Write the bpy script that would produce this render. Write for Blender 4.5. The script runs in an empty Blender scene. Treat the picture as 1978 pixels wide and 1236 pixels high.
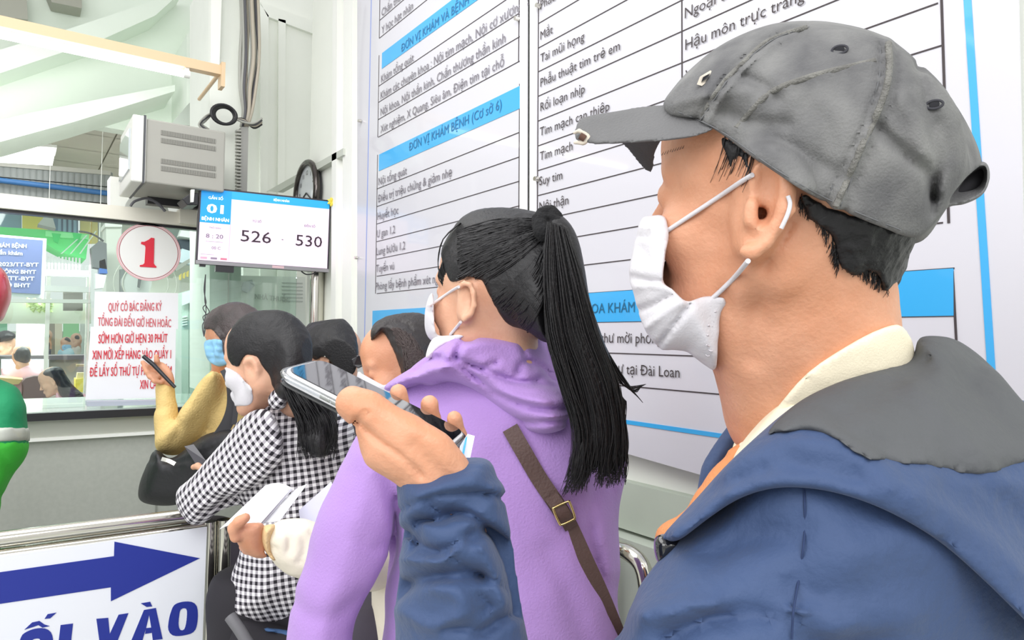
import bpy, math, random
import numpy as np
from mathutils import Vector, Matrix
random.seed(7); rng = np.random.default_rng(7)
SC = bpy.context.scene
COL = SC.collection
# ------------------------------------------------------------------ camera
FOC, CX, CY = 1346.0, 989.0, 618.0
_d1 = np.array([30 - CX, -(642 - CY), -FOC]); _d1 /= np.linalg.norm(_d1)      # world +Y in camera axes
_d2 = np.array([2880 - CX, -(680 - CY), -FOC]); _d2 -= _d1 * (_d1 @ _d2); _d2 /= np.linalg.norm(_d2)   # world +X
_d3 = np.cross(_d2, _d1)                                                         # world +Z
RW = np.stack([_d2, _d1, _d3])          # camera axes -> world
C0 = np.array([0.0, 0.0, 1.42])
MC = np.eye(4); MC[:3, :3] = RW; MC[:3, 3] = C0
cam = bpy.data.objects.new('camera', bpy.data.cameras.new('camera')); COL.objects.link(cam)
cam.matrix_world = Matrix(MC.tolist())
cam.data.sensor_width = 36.0; cam.data.lens = FOC / 1978.0 * 36.0
cam.data.clip_start = 0.02
SC.camera = cam
# ------------------------------------------------------------------ light and exposure
SC.view_settings.view_transform = 'Standard'; SC.view_settings.look = 'None'
SC.view_settings.gamma = 1.0; SC.view_settings.use_curve_mapping = False
SC.view_settings.exposure = 0.0
wd = bpy.data.worlds.new('hall_daylight'); SC.world = wd; wd.use_nodes = True
wd.node_tree.nodes['Background'].inputs[0].default_value = (1.0, 1.0, 1.0, 1)
wd.node_tree.nodes['Background'].inputs[1].default_value = 0.86
def area(name, loc, rot, size, power, color=(1, 1, 1)):
    l = bpy.data.lights.new(name, 'AREA'); l.shape = 'RECTANGLE'; l.size, l.size_y = size
    l.energy = power; l.color = color
    o = bpy.data.objects.new(name, l); COL.objects.link(o); o.location = loc; o.rotation_euler = rot
    return o
area('fill_light_front', (-0.5, 1.7, 3.1), (0, 0, 0), (2.4, 1.4), 34)  # added fill above the frame, brightens soffit and pillar
area('fill_light_office', (0.0, 7.4, 1.99), (0, 0, 0), (1.4, 1.3), 75)  # added fill below awning height, lifts the office; no fixture modelled
area('fill_light_side', (-2.8, 0.2, 2.6), (0, math.radians(-50), 0), (2.0, 2.0), 45)  # added out-of-view fill for the camera side of the figures
area('fill_light_beam', (0.0, 3.75, 2.3), (math.radians(50), 0, 0), (1.6, 0.25), 26)  # added fill hidden behind the beam, aimed at the office contents
area('fill_light_rear', (-0.9, -1.5, 3.2), (math.radians(52), 0, math.radians(-28)), (2.2, 1.6), 70)  # added fill behind the camera, brightens the man's near side

# ------------------------------------------------------------------ pixel -> place helpers
def P(px, py, Z):
    c = np.array([(px - CX) * Z / FOC, -(py - CY) * Z / FOC, -Z])
    return C0 + RW @ c
def ray(px, py): return RW @ np.array([(px - CX) / FOC, -(py - CY) / FOC, -1.0])
def onX(px, py, X=1.14): r = ray(px, py); return C0 + r * (X / r[0])
def onY(px, py, Y): r = ray(px, py); return C0 + r * (Y / r[1])
def onZ(px, py, Zh): r = ray(px, py); return C0 + r * ((Zh - C0[2]) / r[2])
def proj(p):
    c = RW.T @ (np.asarray(p, float) - C0); return CX + FOC * c[0] / -c[2], CY - FOC * c[1] / -c[2], -c[2]
# ------------------------------------------------------------------ materials
def lin(c):
    if isinstance(c, str): c = tuple(int(c[i:i + 2], 16) / 255 for i in (0, 2, 4))
    return tuple((x / 12.92 if x <= 0.04045 else ((x + 0.055) / 1.055) ** 2.4) for x in c) + (1.0,)
MATS = {}
def mat(name, col, rough=0.6, metal=0.0, bump=0.0, bscale=60.0, var=0.0, vscale=8.0, coat=0.0, sss=0.0, spec=0.5, emit=0.0, sheen=0.0, stretch=None, coord='Object', col2=None):
    if name in MATS: return MATS[name]
    m = bpy.data.materials.new(name); m.use_nodes = True; MATS[name] = m
    nt = m.node_tree; b = nt.nodes['Principled BSDF']; c = lin(col)
    b.inputs['Base Color'].default_value = c; b.inputs['Roughness'].default_value = rough
    b.inputs['Metallic'].default_value = metal; b.inputs['Coat Weight'].default_value = coat
    b.inputs['Coat Roughness'].default_value = 0.04; b.inputs['Specular IOR Level'].default_value = spec
    if sheen: b.inputs['Sheen Weight'].default_value = sheen
    if sss:
        b.inputs['Subsurface Weight'].default_value = sss; b.inputs['Subsurface Radius'].default_value = (1, .35, .2)
        b.inputs['Subsurface Scale'].default_value = 0.008
    if emit:
        b.inputs['Emission Color'].default_value = c; b.inputs['Emission Strength'].default_value = emit
    tc = nt.nodes.new('ShaderNodeTexCoord'); src = tc.outputs[coord]
    if stretch:
        mp = nt.nodes.new('ShaderNodeMapping'); mp.inputs['Scale'].default_value = stretch
        nt.links.new(src, mp.inputs[0]); src = mp.outputs[0]
    if var or col2:
        n = nt.nodes.new('ShaderNodeTexNoise'); n.inputs['Scale'].default_value = vscale; n.inputs['Detail'].default_value = 6
        nt.links.new(src, n.inputs['Vector'])
        r = nt.nodes.new('ShaderNodeValToRGB'); nt.links.new(n.outputs[0], r.inputs[0])
        r.color_ramp.elements[0].position = 0.3; r.color_ramp.elements[1].position = 0.7
        c2 = lin(col2) if col2 else tuple(x * (1 - var) for x in c[:3]) + (1,)
        r.color_ramp.elements[0].color = c2; r.color_ramp.elements[1].color = c
        nt.links.new(r.outputs[0], b.inputs['Base Color'])
    if bump:
        n = nt.nodes.new('ShaderNodeTexNoise'); n.inputs['Scale'].default_value = bscale; n.inputs['Detail'].default_value = 5
        nt.links.new(src, n.inputs['Vector'])
        bp = nt.nodes.new('ShaderNodeBump'); bp.inputs['Strength'].default_value = bump; bp.inputs['Distance'].default_value = 0.01
        nt.links.new(n.outputs[0], bp.inputs['Height']); nt.links.new(bp.outputs[0], b.inputs['Normal'])
    return m
def glass_mat(name, tint='f4fffa', fac=0.07, rough=0.02):
    if name in MATS: return MATS[name]
    m = bpy.data.materials.new(name); m.use_nodes = True; MATS[name] = m; nt = m.node_tree
    for n in list(nt.nodes): nt.nodes.remove(n)
    o = nt.nodes.new('ShaderNodeOutputMaterial'); t = nt.nodes.new('ShaderNodeBsdfTransparent'); g = nt.nodes.new('ShaderNodeBsdfGlossy')
    fr = nt.nodes.new('ShaderNodeFresnel'); fr.inputs[0].default_value = 1.35
    ad = nt.nodes.new('ShaderNodeMath'); ad.operation = 'ADD'; ad.inputs[1].default_value = fac; ad.use_clamp = True
    mx = nt.nodes.new('ShaderNodeMixShader'); t.inputs[0].default_value = lin(tint); g.inputs['Roughness'].default_value = rough
    nt.links.new(fr.outputs[0], ad.inputs[0]); nt.links.new(ad.outputs[0], mx.inputs[0]); nt.links.new(t.outputs[0], mx.inputs[1])
    nt.links.new(g.outputs[0], mx.inputs[2]); nt.links.new(mx.outputs[0], o.inputs[0]); return m
# ------------------------------------------------------------------ objects
def tag(o, label=None, cat=None, group=None, kind=None):
    if label: o['label'] = label
    if cat: o['category'] = cat
    if group: o['group'] = group
    if kind: o['kind'] = kind
    return o
def empty(name, loc, label=None, cat=None, group=None, kind=None):
    o = bpy.data.objects.new(name, None); COL.objects.link(o); o.location = tuple(float(v) for v in loc); o.empty_display_size = 0.05
    return tag(o, label, cat, group, kind)
def obj(name, me, m=None, parent=None, label=None, kind=None):
    o = bpy.data.objects.new(name, me); COL.objects.link(o); me.name = name
    if m is not None:
        if isinstance(m, (list, tuple)):
            for x in m: me.materials.append(x)
        else: me.materials.append(m)
    if parent is not None:
        o.parent = parent
        o.matrix_parent_inverse = Matrix.Translation(-wloc(parent))
    if label: o['label'] = label
    if kind: o['kind'] = kind
    return o
def wloc(o):
    v = Vector(o.location)
    return v if o.parent is None else v      # parts keep their origin at the world origin
class MB:
    """collects faces and builds one mesh object"""
    def __init__(s): s.v = []; s.f = []; s.mi = []; s.cur = 0; s.sm = []
    def add(s, vs, fs, smooth=False):
        n = len(s.v); s.v += [tuple(float(c) for c in v) for v in vs]; s.f += [tuple(i + n for i in f) for f in fs]
        s.mi += [s.cur] * len(fs); s.sm += [smooth] * len(fs); return s
    def hexa(s, c8):     # four bottom corners then four top corners
        return s.add(c8, [(0, 3, 2, 1), (4, 5, 6, 7), (0, 1, 5, 4), (1, 2, 6, 5), (2, 3, 7, 6), (3, 0, 4, 7)])
    def box(s, lo, hi):
        x0, y0, z0 = lo; x1, y1, z1 = hi
        return s.hexa([(x0, y0, z0), (x1, y0, z0), (x1, y1, z0), (x0, y1, z0), (x0, y0, z1), (x1, y0, z1), (x1, y1, z1), (x0, y1, z1)])
    def slab(s, pts, off):   # polygon with thickness vector off
        n = len(pts); off = np.asarray(off, float); a = [np.asarray(p, float) for p in pts]; b = [p + off for p in a]
        return s.add(a + b, [tuple(range(n)), tuple(range(2 * n - 1, n - 1, -1))] + [(i, n + i, n + (i + 1) % n, (i + 1) % n) for i in range(n)])
    def tube(s, pts, rs, seg=10, caps=True, closed=False, flat=None):
        pts = [np.asarray(p, float) for p in pts]; n = len(pts)
        if np.isscalar(rs): rs = [rs] * n
        t0 = pts[1] - pts[0]; up = np.array([0, 0, 1.0])
        if abs(t0[2]) > 0.9 * np.linalg.norm(t0): up = np.array([1.0, 0, 0])
        nrm = np.cross(t0, up); nrm /= np.linalg.norm(nrm); vs = []
        for i in range(n):
            if closed: t = pts[(i + 1) % n] - pts[i - 1]
            else: t = pts[min(i + 1, n - 1)] - pts[max(i - 1, 0)]
            t = t / (np.linalg.norm(t) + 1e-12); nrm = nrm - t * (nrm @ t); nrm /= np.linalg.norm(nrm) + 1e-12; b = np.cross(t, nrm)
            for k in range(seg):
                a = 2 * math.pi * k / seg; fl = 1.0 if flat is None else flat
                vs.append(pts[i] + rs[i] * (math.cos(a) * nrm + fl * math.sin(a) * b))
        fs = []
        for i in range(n if closed else n - 1):
            for k in range(seg):
                j = (i + 1) % n; k2 = (k + 1) % seg
                fs.append((i * seg + k, i * seg + k2, j * seg + k2, j * seg + k))
        s.add(vs, fs, True)
        if caps and not closed: s.add(vs[:seg], [tuple(range(seg - 1, -1, -1))]); s.add(vs[-seg:], [tuple(range(seg))])
        return s
    def grid(s, G, smooth=True):
        G = np.asarray(G); r, c = G.shape[:2]
        return s.add(G.reshape(-1, 3), [(i * c + j, i * c + j + 1, (i + 1) * c + j + 1, (i + 1) * c + j) for i in range(r - 1) for j in range(c - 1)], smooth)
    def build(s, name, m=None, parent=None, label=None, kind=None, origin=None, bevel=0):
        me = bpy.data.meshes.new(name); vs = s.v
        if origin is not None: vs = [tuple(np.asarray(v) - np.asarray(origin)) for v in vs]
        me.from_pydata(vs, [], s.f)
        o = obj(name, me, m, parent, label, kind)
        me.polygons.foreach_set('material_index', s.mi); me.polygons.foreach_set('use_smooth', s.sm)
        if origin is not None: o.location = tuple(float(v) for v in origin)
        if bevel:
            b = o.modifiers.new('bevel', 'BEVEL'); b.width = bevel; b.segments = 2; b.limit_method = 'ANGLE'
        me.update(); return o
X_, Y_, Z_ = np.eye(3)
def frame_box(c, u, v, w, a, b, t):
    """box centred at c with half sizes a,b,t along u,v,w"""
    c = np.asarray(c, float); r = []
    for sw in (-1, 1):
        for su, sv in ((-1, -1), (1, -1), (1, 1), (-1, 1)): r.append(c + u * a * su + v * b * sv + w * t * sw)
    return MB().hexa(r)
def smooth_line(pts, n=8, closed=False):
    pts = np.asarray(pts, float); N = len(pts); out = []
    for i in range(N if closed else N - 1):
        g = (lambda k: pts[k % N]) if closed else (lambda k: pts[min(max(k, 0), N - 1)])
        p0, p1, p2, p3 = g(i - 1), g(i), g(i + 1), g(i + 2)
        for t in np.arange(n) / n:
            out.append(0.5 * (2 * p1 + (p2 - p0) * t + (2 * p0 - 5 * p1 + 4 * p2 - p3) * t * t + (3 * p1 - p0 - 3 * p2 + p3) * t ** 3))
    if not closed: out.append(pts[-1])
    return np.array(out)
# ------------------------------------------------------------------ lettering
def lettering(s, o, u, v, m, parent, h=None, width=None, bold=0.0, align='l', sx=1.0, name='lettering', depth=0.0006, shear=0.0, serif=False, kind=None):
    """writes s as flat print at o with baseline direction u, upward v; h = cap height in metres"""
    cu = bpy.data.curves.new('t', 'FONT'); cu.body = s.replace('Đ', 'Ð'); cu.size = 1.0; cu.offset = .001; cu.resolution_u = 2; cu.shear = shear
    t = bpy.data.objects.new('t', cu); COL.objects.link(t)
    dg = bpy.context.evaluated_depsgraph_get(); ev = t.evaluated_get(dg); me = bpy.data.meshes.new_from_object(ev)
    bpy.data.objects.remove(t); bpy.data.curves.remove(cu)
    n = len(me.vertices); co = np.zeros(n * 3); me.vertices.foreach_get('co', co); co = co.reshape(-1, 3)
    if n == 0: return None
    x0, x1 = co[:, 0].min(), co[:, 0].max(); sc = h / 0.72
    kx = sc * sx if width is None else width / max(x1 - x0, 1e-6)
    xs = (co[:, 0] - x0) * kx
    if align == 'c': xs -= (x1 - x0) * kx / 2
    if align == 'r': xs -= (x1 - x0) * kx
    u = np.asarray(u, float); v = np.asarray(v, float); w = np.cross(u, v)
    W = np.asarray(o)[None] + xs[:, None] * u + (co[:, 1] * sc)[:, None] * v + w * depth
    if bold > .004:      # heavier weight: the same outline laid three times, slightly apart
        fs = [tuple(p.vertices) for p in me.polygons]; bpy.data.meshes.remove(me); me = bpy.data.meshes.new('t')
        sh = (-bold, 0, bold); W = np.concatenate([W + u * kx * s_ * 1.1 + w * .00012 * i for i, s_ in enumerate(sh)])
        me.from_pydata(W.tolist(), [], [tuple(a + n * i for a in f) for i in range(3) for f in fs])
    else: me.vertices.foreach_set('co', W.ravel())
    me.update()
    return obj(name, me, m, parent, kind=kind)
# ------------------------------------------------------------------ implicit surfaces -> meshes
def vnoise(X, Y, Z, s, seed=0):
    """smooth value noise in [-1, 1] on broadcast arrays"""
    X, Y, Z = np.broadcast_arrays(X, Y, Z); x, y, z = X / s, Y / s, Z / s
    ix, iy, iz = np.floor(x).astype(np.int32), np.floor(y).astype(np.int32), np.floor(z).astype(np.int32)
    fx, fy, fz = x - ix, y - iy, z - iz; fx = fx * fx * (3 - 2 * fx); fy = fy * fy * (3 - 2 * fy); fz = fz * fz * (3 - 2 * fz)
    T = np.random.default_rng(seed).random(4096).astype(np.float32) * 2 - 1
    def h(a, b, c): return T[(a * 73 + b * 179 + c * 283) & 4095]
    r = 0
    for dx in (0, 1):
        for dy in (0, 1):
            for dz in (0, 1):
                r = r + h(ix + dx, iy + dy, iz + dz) * (fx if dx else 1 - fx) * (fy if dy else 1 - fy) * (fz if dz else 1 - fz)
    return r
class Tab:
    """distance table, in pixels, to an outline (closed: negative inside) or to a line"""
    def __init__(s, pts, closed=True, smooth=5, step=2.0, margin=60):
        p = np.asarray(pts, float)
        if smooth: p = smooth_line(p, smooth, closed)
        s.x0, s.y0 = p.min(0) - margin; x1, y1 = p.max(0) + margin
        step = max(step, (x1 - s.x0) / 420, (y1 - s.y0) / 420); s.st = step
        gx, gy = np.meshgrid(np.arange(s.x0, x1 + step, step), np.arange(s.y0, y1 + step, step), indexing='ij')
        d = np.full(gx.shape, 1e9); ins = np.zeros(gx.shape, bool); n = len(p)
        for i in range(n if closed else n - 1):
            a, b = p[i], p[(i + 1) % n]; ab = b - a; L = ab @ ab + 1e-9
            t = np.clip(((gx - a[0]) * ab[0] + (gy - a[1]) * ab[1]) / L, 0, 1)
            d = np.minimum(d, (gx - a[0] - t * ab[0]) ** 2 + (gy - a[1] - t * ab[1]) ** 2)
            if closed and a[1] != b[1]:
                c = (a[1] > gy) != (b[1] > gy); ins ^= c & (gx < a[0] + (gy - a[1]) * ab[0] / ab[1])
        d = np.sqrt(d); s.D = np.where(ins, -d, d) if closed else d
    def __call__(s, px, py):
        u = (px - s.x0) / s.st; v = (py - s.y0) / s.st
        nx, ny = s.D.shape; ox = np.maximum(np.maximum(-u, u - (nx - 1)), 0); oy = np.maximum(np.maximum(-v, v - (ny - 1)), 0)
        u = np.clip(u, 0, nx - 1.001); v = np.clip(v, 0, ny - 1.001); i = u.astype(np.int32); j = v.astype(np.int32); fu = u - i; fv = v - j; D = s.D
        return (D[i, j] * (1 - fu) * (1 - fv) + D[i + 1, j] * fu * (1 - fv) + D[i, j + 1] * (1 - fu) * fv + D[i + 1, j + 1] * fu * fv) + (ox + oy) * s.st
def fitdepth(ctrl):
    """depth as a smooth function of pixel from control points (px, py, Z)"""
    c = np.asarray(ctrl, float)
    if c.ndim == 0: return lambda px, py: float(c)
    n = len(c)
    if n >= 6: f = lambda x, y: [1 + 0 * x, x, y, x * y, x * x, y * y]
    elif n >= 4: f = lambda x, y: [1 + 0 * x, x, y, x * y]
    elif n == 3: f = lambda x, y: [1 + 0 * x, x, y]
    else: f = None
    if f is None:
        d = c[1, :2] - c[0, :2]; L = d @ d
        return lambda px, py: c[0, 2] + (c[1, 2] - c[0, 2]) * (((px - c[0, 0]) * d[0] + (py - c[0, 1]) * d[1]) / L)
    A = np.stack(f(c[:, 0] / 1000, c[:, 1] / 1000), 1); w = np.linalg.lstsq(A, c[:, 2], rcond=1e-6)[0]
    return lambda px, py: sum(k * t for k, t in zip(w, f(px / 1000, py / 1000)))
class Fld:
    def __init__(s, lo, hi, h, M=None):
        s.M = MC if M is None else M; s.Mi = np.linalg.inv(s.M); s.h = h; s.lo = np.array(lo, float)
        s.n = np.ceil((np.array(hi) - s.lo) / h).astype(int) + 1
        s.ax = [(s.lo[k] + h * np.arange(s.n[k])).astype(np.float32) for k in range(3)]
        s.F = np.full(tuple(s.n), 0.5, np.float32); s._px = None
    @classmethod
    def px(cls, x0, y0, x1, y1, Z0, Z1, h):
        """box in camera axes holding the pixel window between two depths"""
        q = [((x - CX) * Z / FOC, -(y - CY) * Z / FOC) for x in (x0, x1) for y in (y0, y1) for Z in (Z0, Z1)]
        q = np.array(q); return cls((q[:, 0].min(), q[:, 1].min(), -Z1), (q[:, 0].max(), q[:, 1].max(), -Z0), h)
    def copy(s):
        o = object.__new__(Fld); o.__dict__.update(s.__dict__); o.F = s.F.copy(); return o
    def loc(s, w): return (s.Mi @ np.append(np.asarray(w, float), 1))[:3]
    def p(s, px, py, Z): return s.loc(P(px, py, Z))
    def blk(s, lo, hi):
        a = np.clip(np.floor((np.array(lo) - s.lo) / s.h).astype(int), 0, s.n); b = np.clip(np.ceil((np.array(hi) - s.lo) / s.h).astype(int) + 1, 0, s.n)
        sl = tuple(slice(i, j) for i, j in zip(a, b))
        return sl, s.ax[0][sl[0]][:, None, None], s.ax[1][sl[1]][None, :, None], s.ax[2][sl[2]][None, None, :]
    def comb(s, sl, d, k, mode):
        f = s.F[sl]
        if f.size == 0: return
        d = np.asarray(d, np.float32)
        if mode == 'sub': d = -d; g = np.maximum(k - np.abs(f - d), 0) / k; s.F[sl] = np.maximum(f, d) + g * g * k * .25
        else: g = np.maximum(k - np.abs(f - d), 0) / k; s.F[sl] = np.minimum(f, d) - g * g * k * .25
    def cap(s, a, b, r1, r2=None, k=.008, mode='add'):
        r2 = r1 if r2 is None else r2; a = np.asarray(a, float); b = np.asarray(b, float); R = max(r1, r2) + 3 * k + 2 * s.h + .01
        sl, X, Y, Z = s.blk(np.minimum(a, b) - R, np.maximum(a, b) + R); ab = b - a; L = ab @ ab + 1e-12
        t = np.clip(((X - a[0]) * ab[0] + (Y - a[1]) * ab[1] + (Z - a[2]) * ab[2]) / L, 0, 1)
        d = np.sqrt((X - a[0] - t * ab[0]) ** 2 + (Y - a[1] - t * ab[1]) ** 2 + (Z - a[2] - t * ab[2]) ** 2) - (r1 + t * (r2 - r1))
        s.comb(sl, d, k, mode); return s
    def chain(s, pts, rs, k=.008, mode='add'):
        if np.isscalar(rs): rs = [rs] * len(pts)
        for i in range(len(pts) - 1): s.cap(pts[i], pts[i + 1], rs[i], rs[i + 1], k, mode)
        return s
    def ell(s, c, r, R=None, k=.01, mode='add'):
        c = np.asarray(c, float); r = np.asarray(r, float) * np.ones(3); m = r.max() + 3 * k + 2 * s.h + .01
        sl, X, Y, Z = s.blk(c - m, c + m); X, Y, Z = X - c[0], Y - c[1], Z - c[2]
        if R is not None: X, Y, Z = [R[0][i] * X + R[1][i] * Y + R[2][i] * Z for i in range(3)]
        k0 = np.sqrt((X / r[0]) ** 2 + (Y / r[1]) ** 2 + (Z / r[2]) ** 2); k1 = np.sqrt((X / r[0] ** 2) ** 2 + (Y / r[1] ** 2) ** 2 + (Z / r[2] ** 2) ** 2) + 1e-6
        s.comb(sl, k0 * (k0 - 1) / k1, k, mode); return s
    def pix(s):
        if s._px is None:
            A = np.linalg.inv(MC) @ s.M; X, Y, Z = s.ax[0][:, None, None], s.ax[1][None, :, None], s.ax[2][None, None, :]
            c = [(A[i, 0] * X + A[i, 1] * Y + A[i, 2] * Z + A[i, 3]).astype(np.float32) for i in range(3)]
            zc = np.maximum(-c[2], .02); s._px = (CX + FOC * c[0] / zc, CY - FOC * c[1] / zc, zc)
        return s._px
    def puff(s, pts, Zm, T, R, k=.01, mode='add', smooth=5, front=1.0):
        """rounded solid with the given outline, half thickness T (m), edge rounding R (m), centred at depth Zm"""
        px, py, zc = s.pix(); tb = pts if isinstance(pts, Tab) else Tab(pts, True, smooth)
        x0, x1, y0, y1 = tb.x0, tb.x0 + tb.st * tb.D.shape[0], tb.y0, tb.y0 + tb.st * tb.D.shape[1]
        zm = fitdepth(Zm)(px, py); d2 = tb(px, py) * zc / FOC
        q = np.clip(-d2 / R, -3, 1); dz = (zc - zm) / T
        if front != 1.0: dz = np.where(dz < 0, dz / front, dz)
        d = (np.sqrt((1 - q) ** 2 + dz ** 2) - 1) * min(R, T)
        s.comb((slice(None),) * 3, d, k, mode); return s
    def crease(s, pts, w, amp, near=None, smooth=4, fade=True):
        """gaussian groove (amp > 0) or ridge (amp < 0) along a pixel line; only where depth < near"""
        px, py, zc = s.pix(); tb = Tab(pts, False, smooth, margin=int(w * 3)); d = tb(px, py) / w
        g = amp * np.exp(-d * d)
        if near is not None: g = np.where(zc < fitdepth(near)(px, py), g, 0)
        s.F += g.astype(np.float32); return s
    def shell(s, off, poly=None, zmax=None, zmin=None, smooth=5, k=.004):
        """new field: this surface grown by off, kept inside the outline and nearer than zmax"""
        o = s.copy(); o.F = s.F - off
        px, py, zc = s.pix()
        if poly is not None:
            d = ((poly if isinstance(poly, Tab) else Tab(poly, True, smooth))(px, py) * zc / FOC).astype(np.float32)
            g = np.maximum(k - np.abs(o.F - d), 0) / k; o.F = np.maximum(o.F, d) + g * g * k * .25
        if zmax is not None: o.F = np.maximum(o.F, (zc - fitdepth(zmax)(px, py)).astype(np.float32))
        if zmin is not None: o.F = np.maximum(o.F, (fitdepth(zmin)(px, py) - zc).astype(np.float32))
        return o
    def noise(s, amp, sc, seed=0, stretch=(1, 1, 1)):
        X, Y, Z = s.ax[0][:, None, None] * stretch[0], s.ax[1][None, :, None] * stretch[1], s.ax[2][None, None, :] * stretch[2]
        s.F += (amp * vnoise(X, Y, Z, sc, seed)).astype(np.float32); return s
    def surf(s, relax=2):
        F = s.F.copy(); F[0] = F[-1] = .1; F[:, 0] = F[:, -1] = .1; F[:, :, 0] = F[:, :, -1] = .1
        S = F < 0; nx, ny, nz = F.shape
        cnt = np.zeros((nx - 1, ny - 1, nz - 1), np.int8)
        for dx in (0, 1):
            for dy in (0, 1):
                for dz in (0, 1): cnt += S[dx:nx - 1 + dx, dy:ny - 1 + dy, dz:nz - 1 + dz]
        act = (cnt > 0) & (cnt < 8); I, J, K = np.nonzero(act); N = len(I)
        if N == 0: return np.zeros((0, 3)), np.zeros((0, 4), int)
        idx = np.full(act.shape, -1, np.int32); idx[I, J, K] = np.arange(N)
        acc = np.zeros((N, 3)); w = np.zeros(N)
        C = [(a, b, c) for a in (0, 1) for b in (0, 1) for c in (0, 1)]
        val = {c: F[I + c[0], J + c[1], K + c[2]] for c in C}
        for c in C:
            for ax in range(3):
                if c[ax]: continue
                e = list(c); e[ax] = 1; e = tuple(e); a, b = val[c], val[e]; m = (a < 0) != (b < 0)
                t = np.where(m, a / np.where(m, a - b, 1), 0)
                for k in range(3): acc[:, k] += m * (c[k] + (t if k == ax else 0))
                w += m
        v = acc / w[:, None] + np.stack([I, J, K], 1)
        faces = []
        for ax in range(3):
            o1, o2 = (ax + 1) % 3, (ax + 2) % 3
            sa = [slice(None)] * 3; sb = [slice(None)] * 3; sa[ax] = slice(0, -1); sb[ax] = slice(1, None)
            A, B = S[tuple(sa)], S[tuple(sb)]; E = np.argwhere(A != B); flip = A[E[:, 0], E[:, 1], E[:, 2]]
            u1 = np.zeros(3, int); u1[o1] = 1; u2 = np.zeros(3, int); u2[o2] = 1
            ok = (E[:, o1] > 0) & (E[:, o2] > 0) & (E[:, o1] < F.shape[o1] - 1) & (E[:, o2] < F.shape[o2] - 1); E = E[ok]; flip = flip[ok]
            g = lambda q: idx[q[:, 0], q[:, 1], q[:, 2]]
            q = np.stack([g(E - u1 - u2), g(E - u2), g(E), g(E - u1)], 1); q[~flip] = q[~flip][:, ::-1]; faces.append(q)
        f = np.concatenate(faces)
        for _ in range(relax):
            nb = np.zeros_like(v); c2 = np.zeros(N)
            for a, b in ((0, 1), (1, 2), (2, 3), (3, 0)):
                for x, y in ((f[:, a], f[:, b]), (f[:, b], f[:, a])):
                    for k in range(3): nb[:, k] += np.bincount(x, v[y, k], N)
                    c2 += np.bincount(x, minlength=N)
            v = v * .5 + .5 * nb / np.maximum(c2, 1)[:, None]
        v = s.lo + v * s.h
        return v @ s.M[:3, :3].T + s.M[:3, 3], f
def npmesh(name, parts, m, parent=None, label=None, kind=None, uv=None):
    """one mesh object from [(verts, quads), ...]"""
    V_, F_, n = [], [], 0
    for v, f in parts: V_.append(v); F_.append(f + n); n += len(v)
    v = np.concatenate(V_); f = np.concatenate(F_); me = bpy.data.meshes.new(name)
    me.vertices.add(len(v)); me.vertices.foreach_set('co', v.astype(np.float32).ravel())
    me.loops.add(f.size); me.loops.foreach_set('vertex_index', f.astype(np.int32).ravel())
    me.polygons.add(len(f)); me.polygons.foreach_set('loop_start', np.arange(0, f.size, 4, dtype=np.int32))
    me.polygons.foreach_set('use_smooth', np.ones(len(f), bool)); me.update(calc_edges=True)
    if uv is not None:
        at = me.attributes.new('cloth', 'FLOAT_VECTOR', 'POINT'); at.data.foreach_set('vector', uv(v).astype(np.float32).ravel())
    return obj(name, me, m, parent, label, kind)
def strands(name, lines, m, parent, r0=.0012, r1=.0004, seg=4, label=None):
    """many hair strands joined: each line is an (n, 3) array"""
    mb = MB()
    for L in lines:
        n = len(L); mb.tube(L, [r0 + (r1 - r0) * i / (n - 1) for i in range(n)], seg, caps=False)
    return mb.build(name, m, parent, label, kind='stuff')
# ------------------------------------------------------------------ heads
def head_frame(px, py, Z, yaw=0, pitch=0, roll=0, scale=1.0):
    """x forward (face), y to the person's left, z up. yaw 0 faces image left in profile, positive turns away from the camera"""
    o = P(px, py, Z); v = o - C0; v /= np.linalg.norm(v); up = RW[:, 1] - v * (RW[:, 1] @ v); up /= np.linalg.norm(up)
    rt = np.cross(v, up); cy, sy = math.cos(math.radians(yaw)), math.sin(math.radians(yaw))
    f = -rt * cy + v * sy; cp, sp_ = math.cos(math.radians(pitch)), math.sin(math.radians(pitch))
    f2 = f * cp + up * sp_; u2 = up * cp - f * sp_; l2 = np.cross(u2, f2)
    cr, sr = math.cos(math.radians(roll)), math.sin(math.radians(roll)); u3 = u2 * cr + l2 * sr; l3 = l2 * cr - u2 * sr
    M = np.eye(4); M[:3, 0] = f2 * scale; M[:3, 1] = l3 * scale; M[:3, 2] = u3 * scale; M[:3, 3] = o; return M
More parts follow.
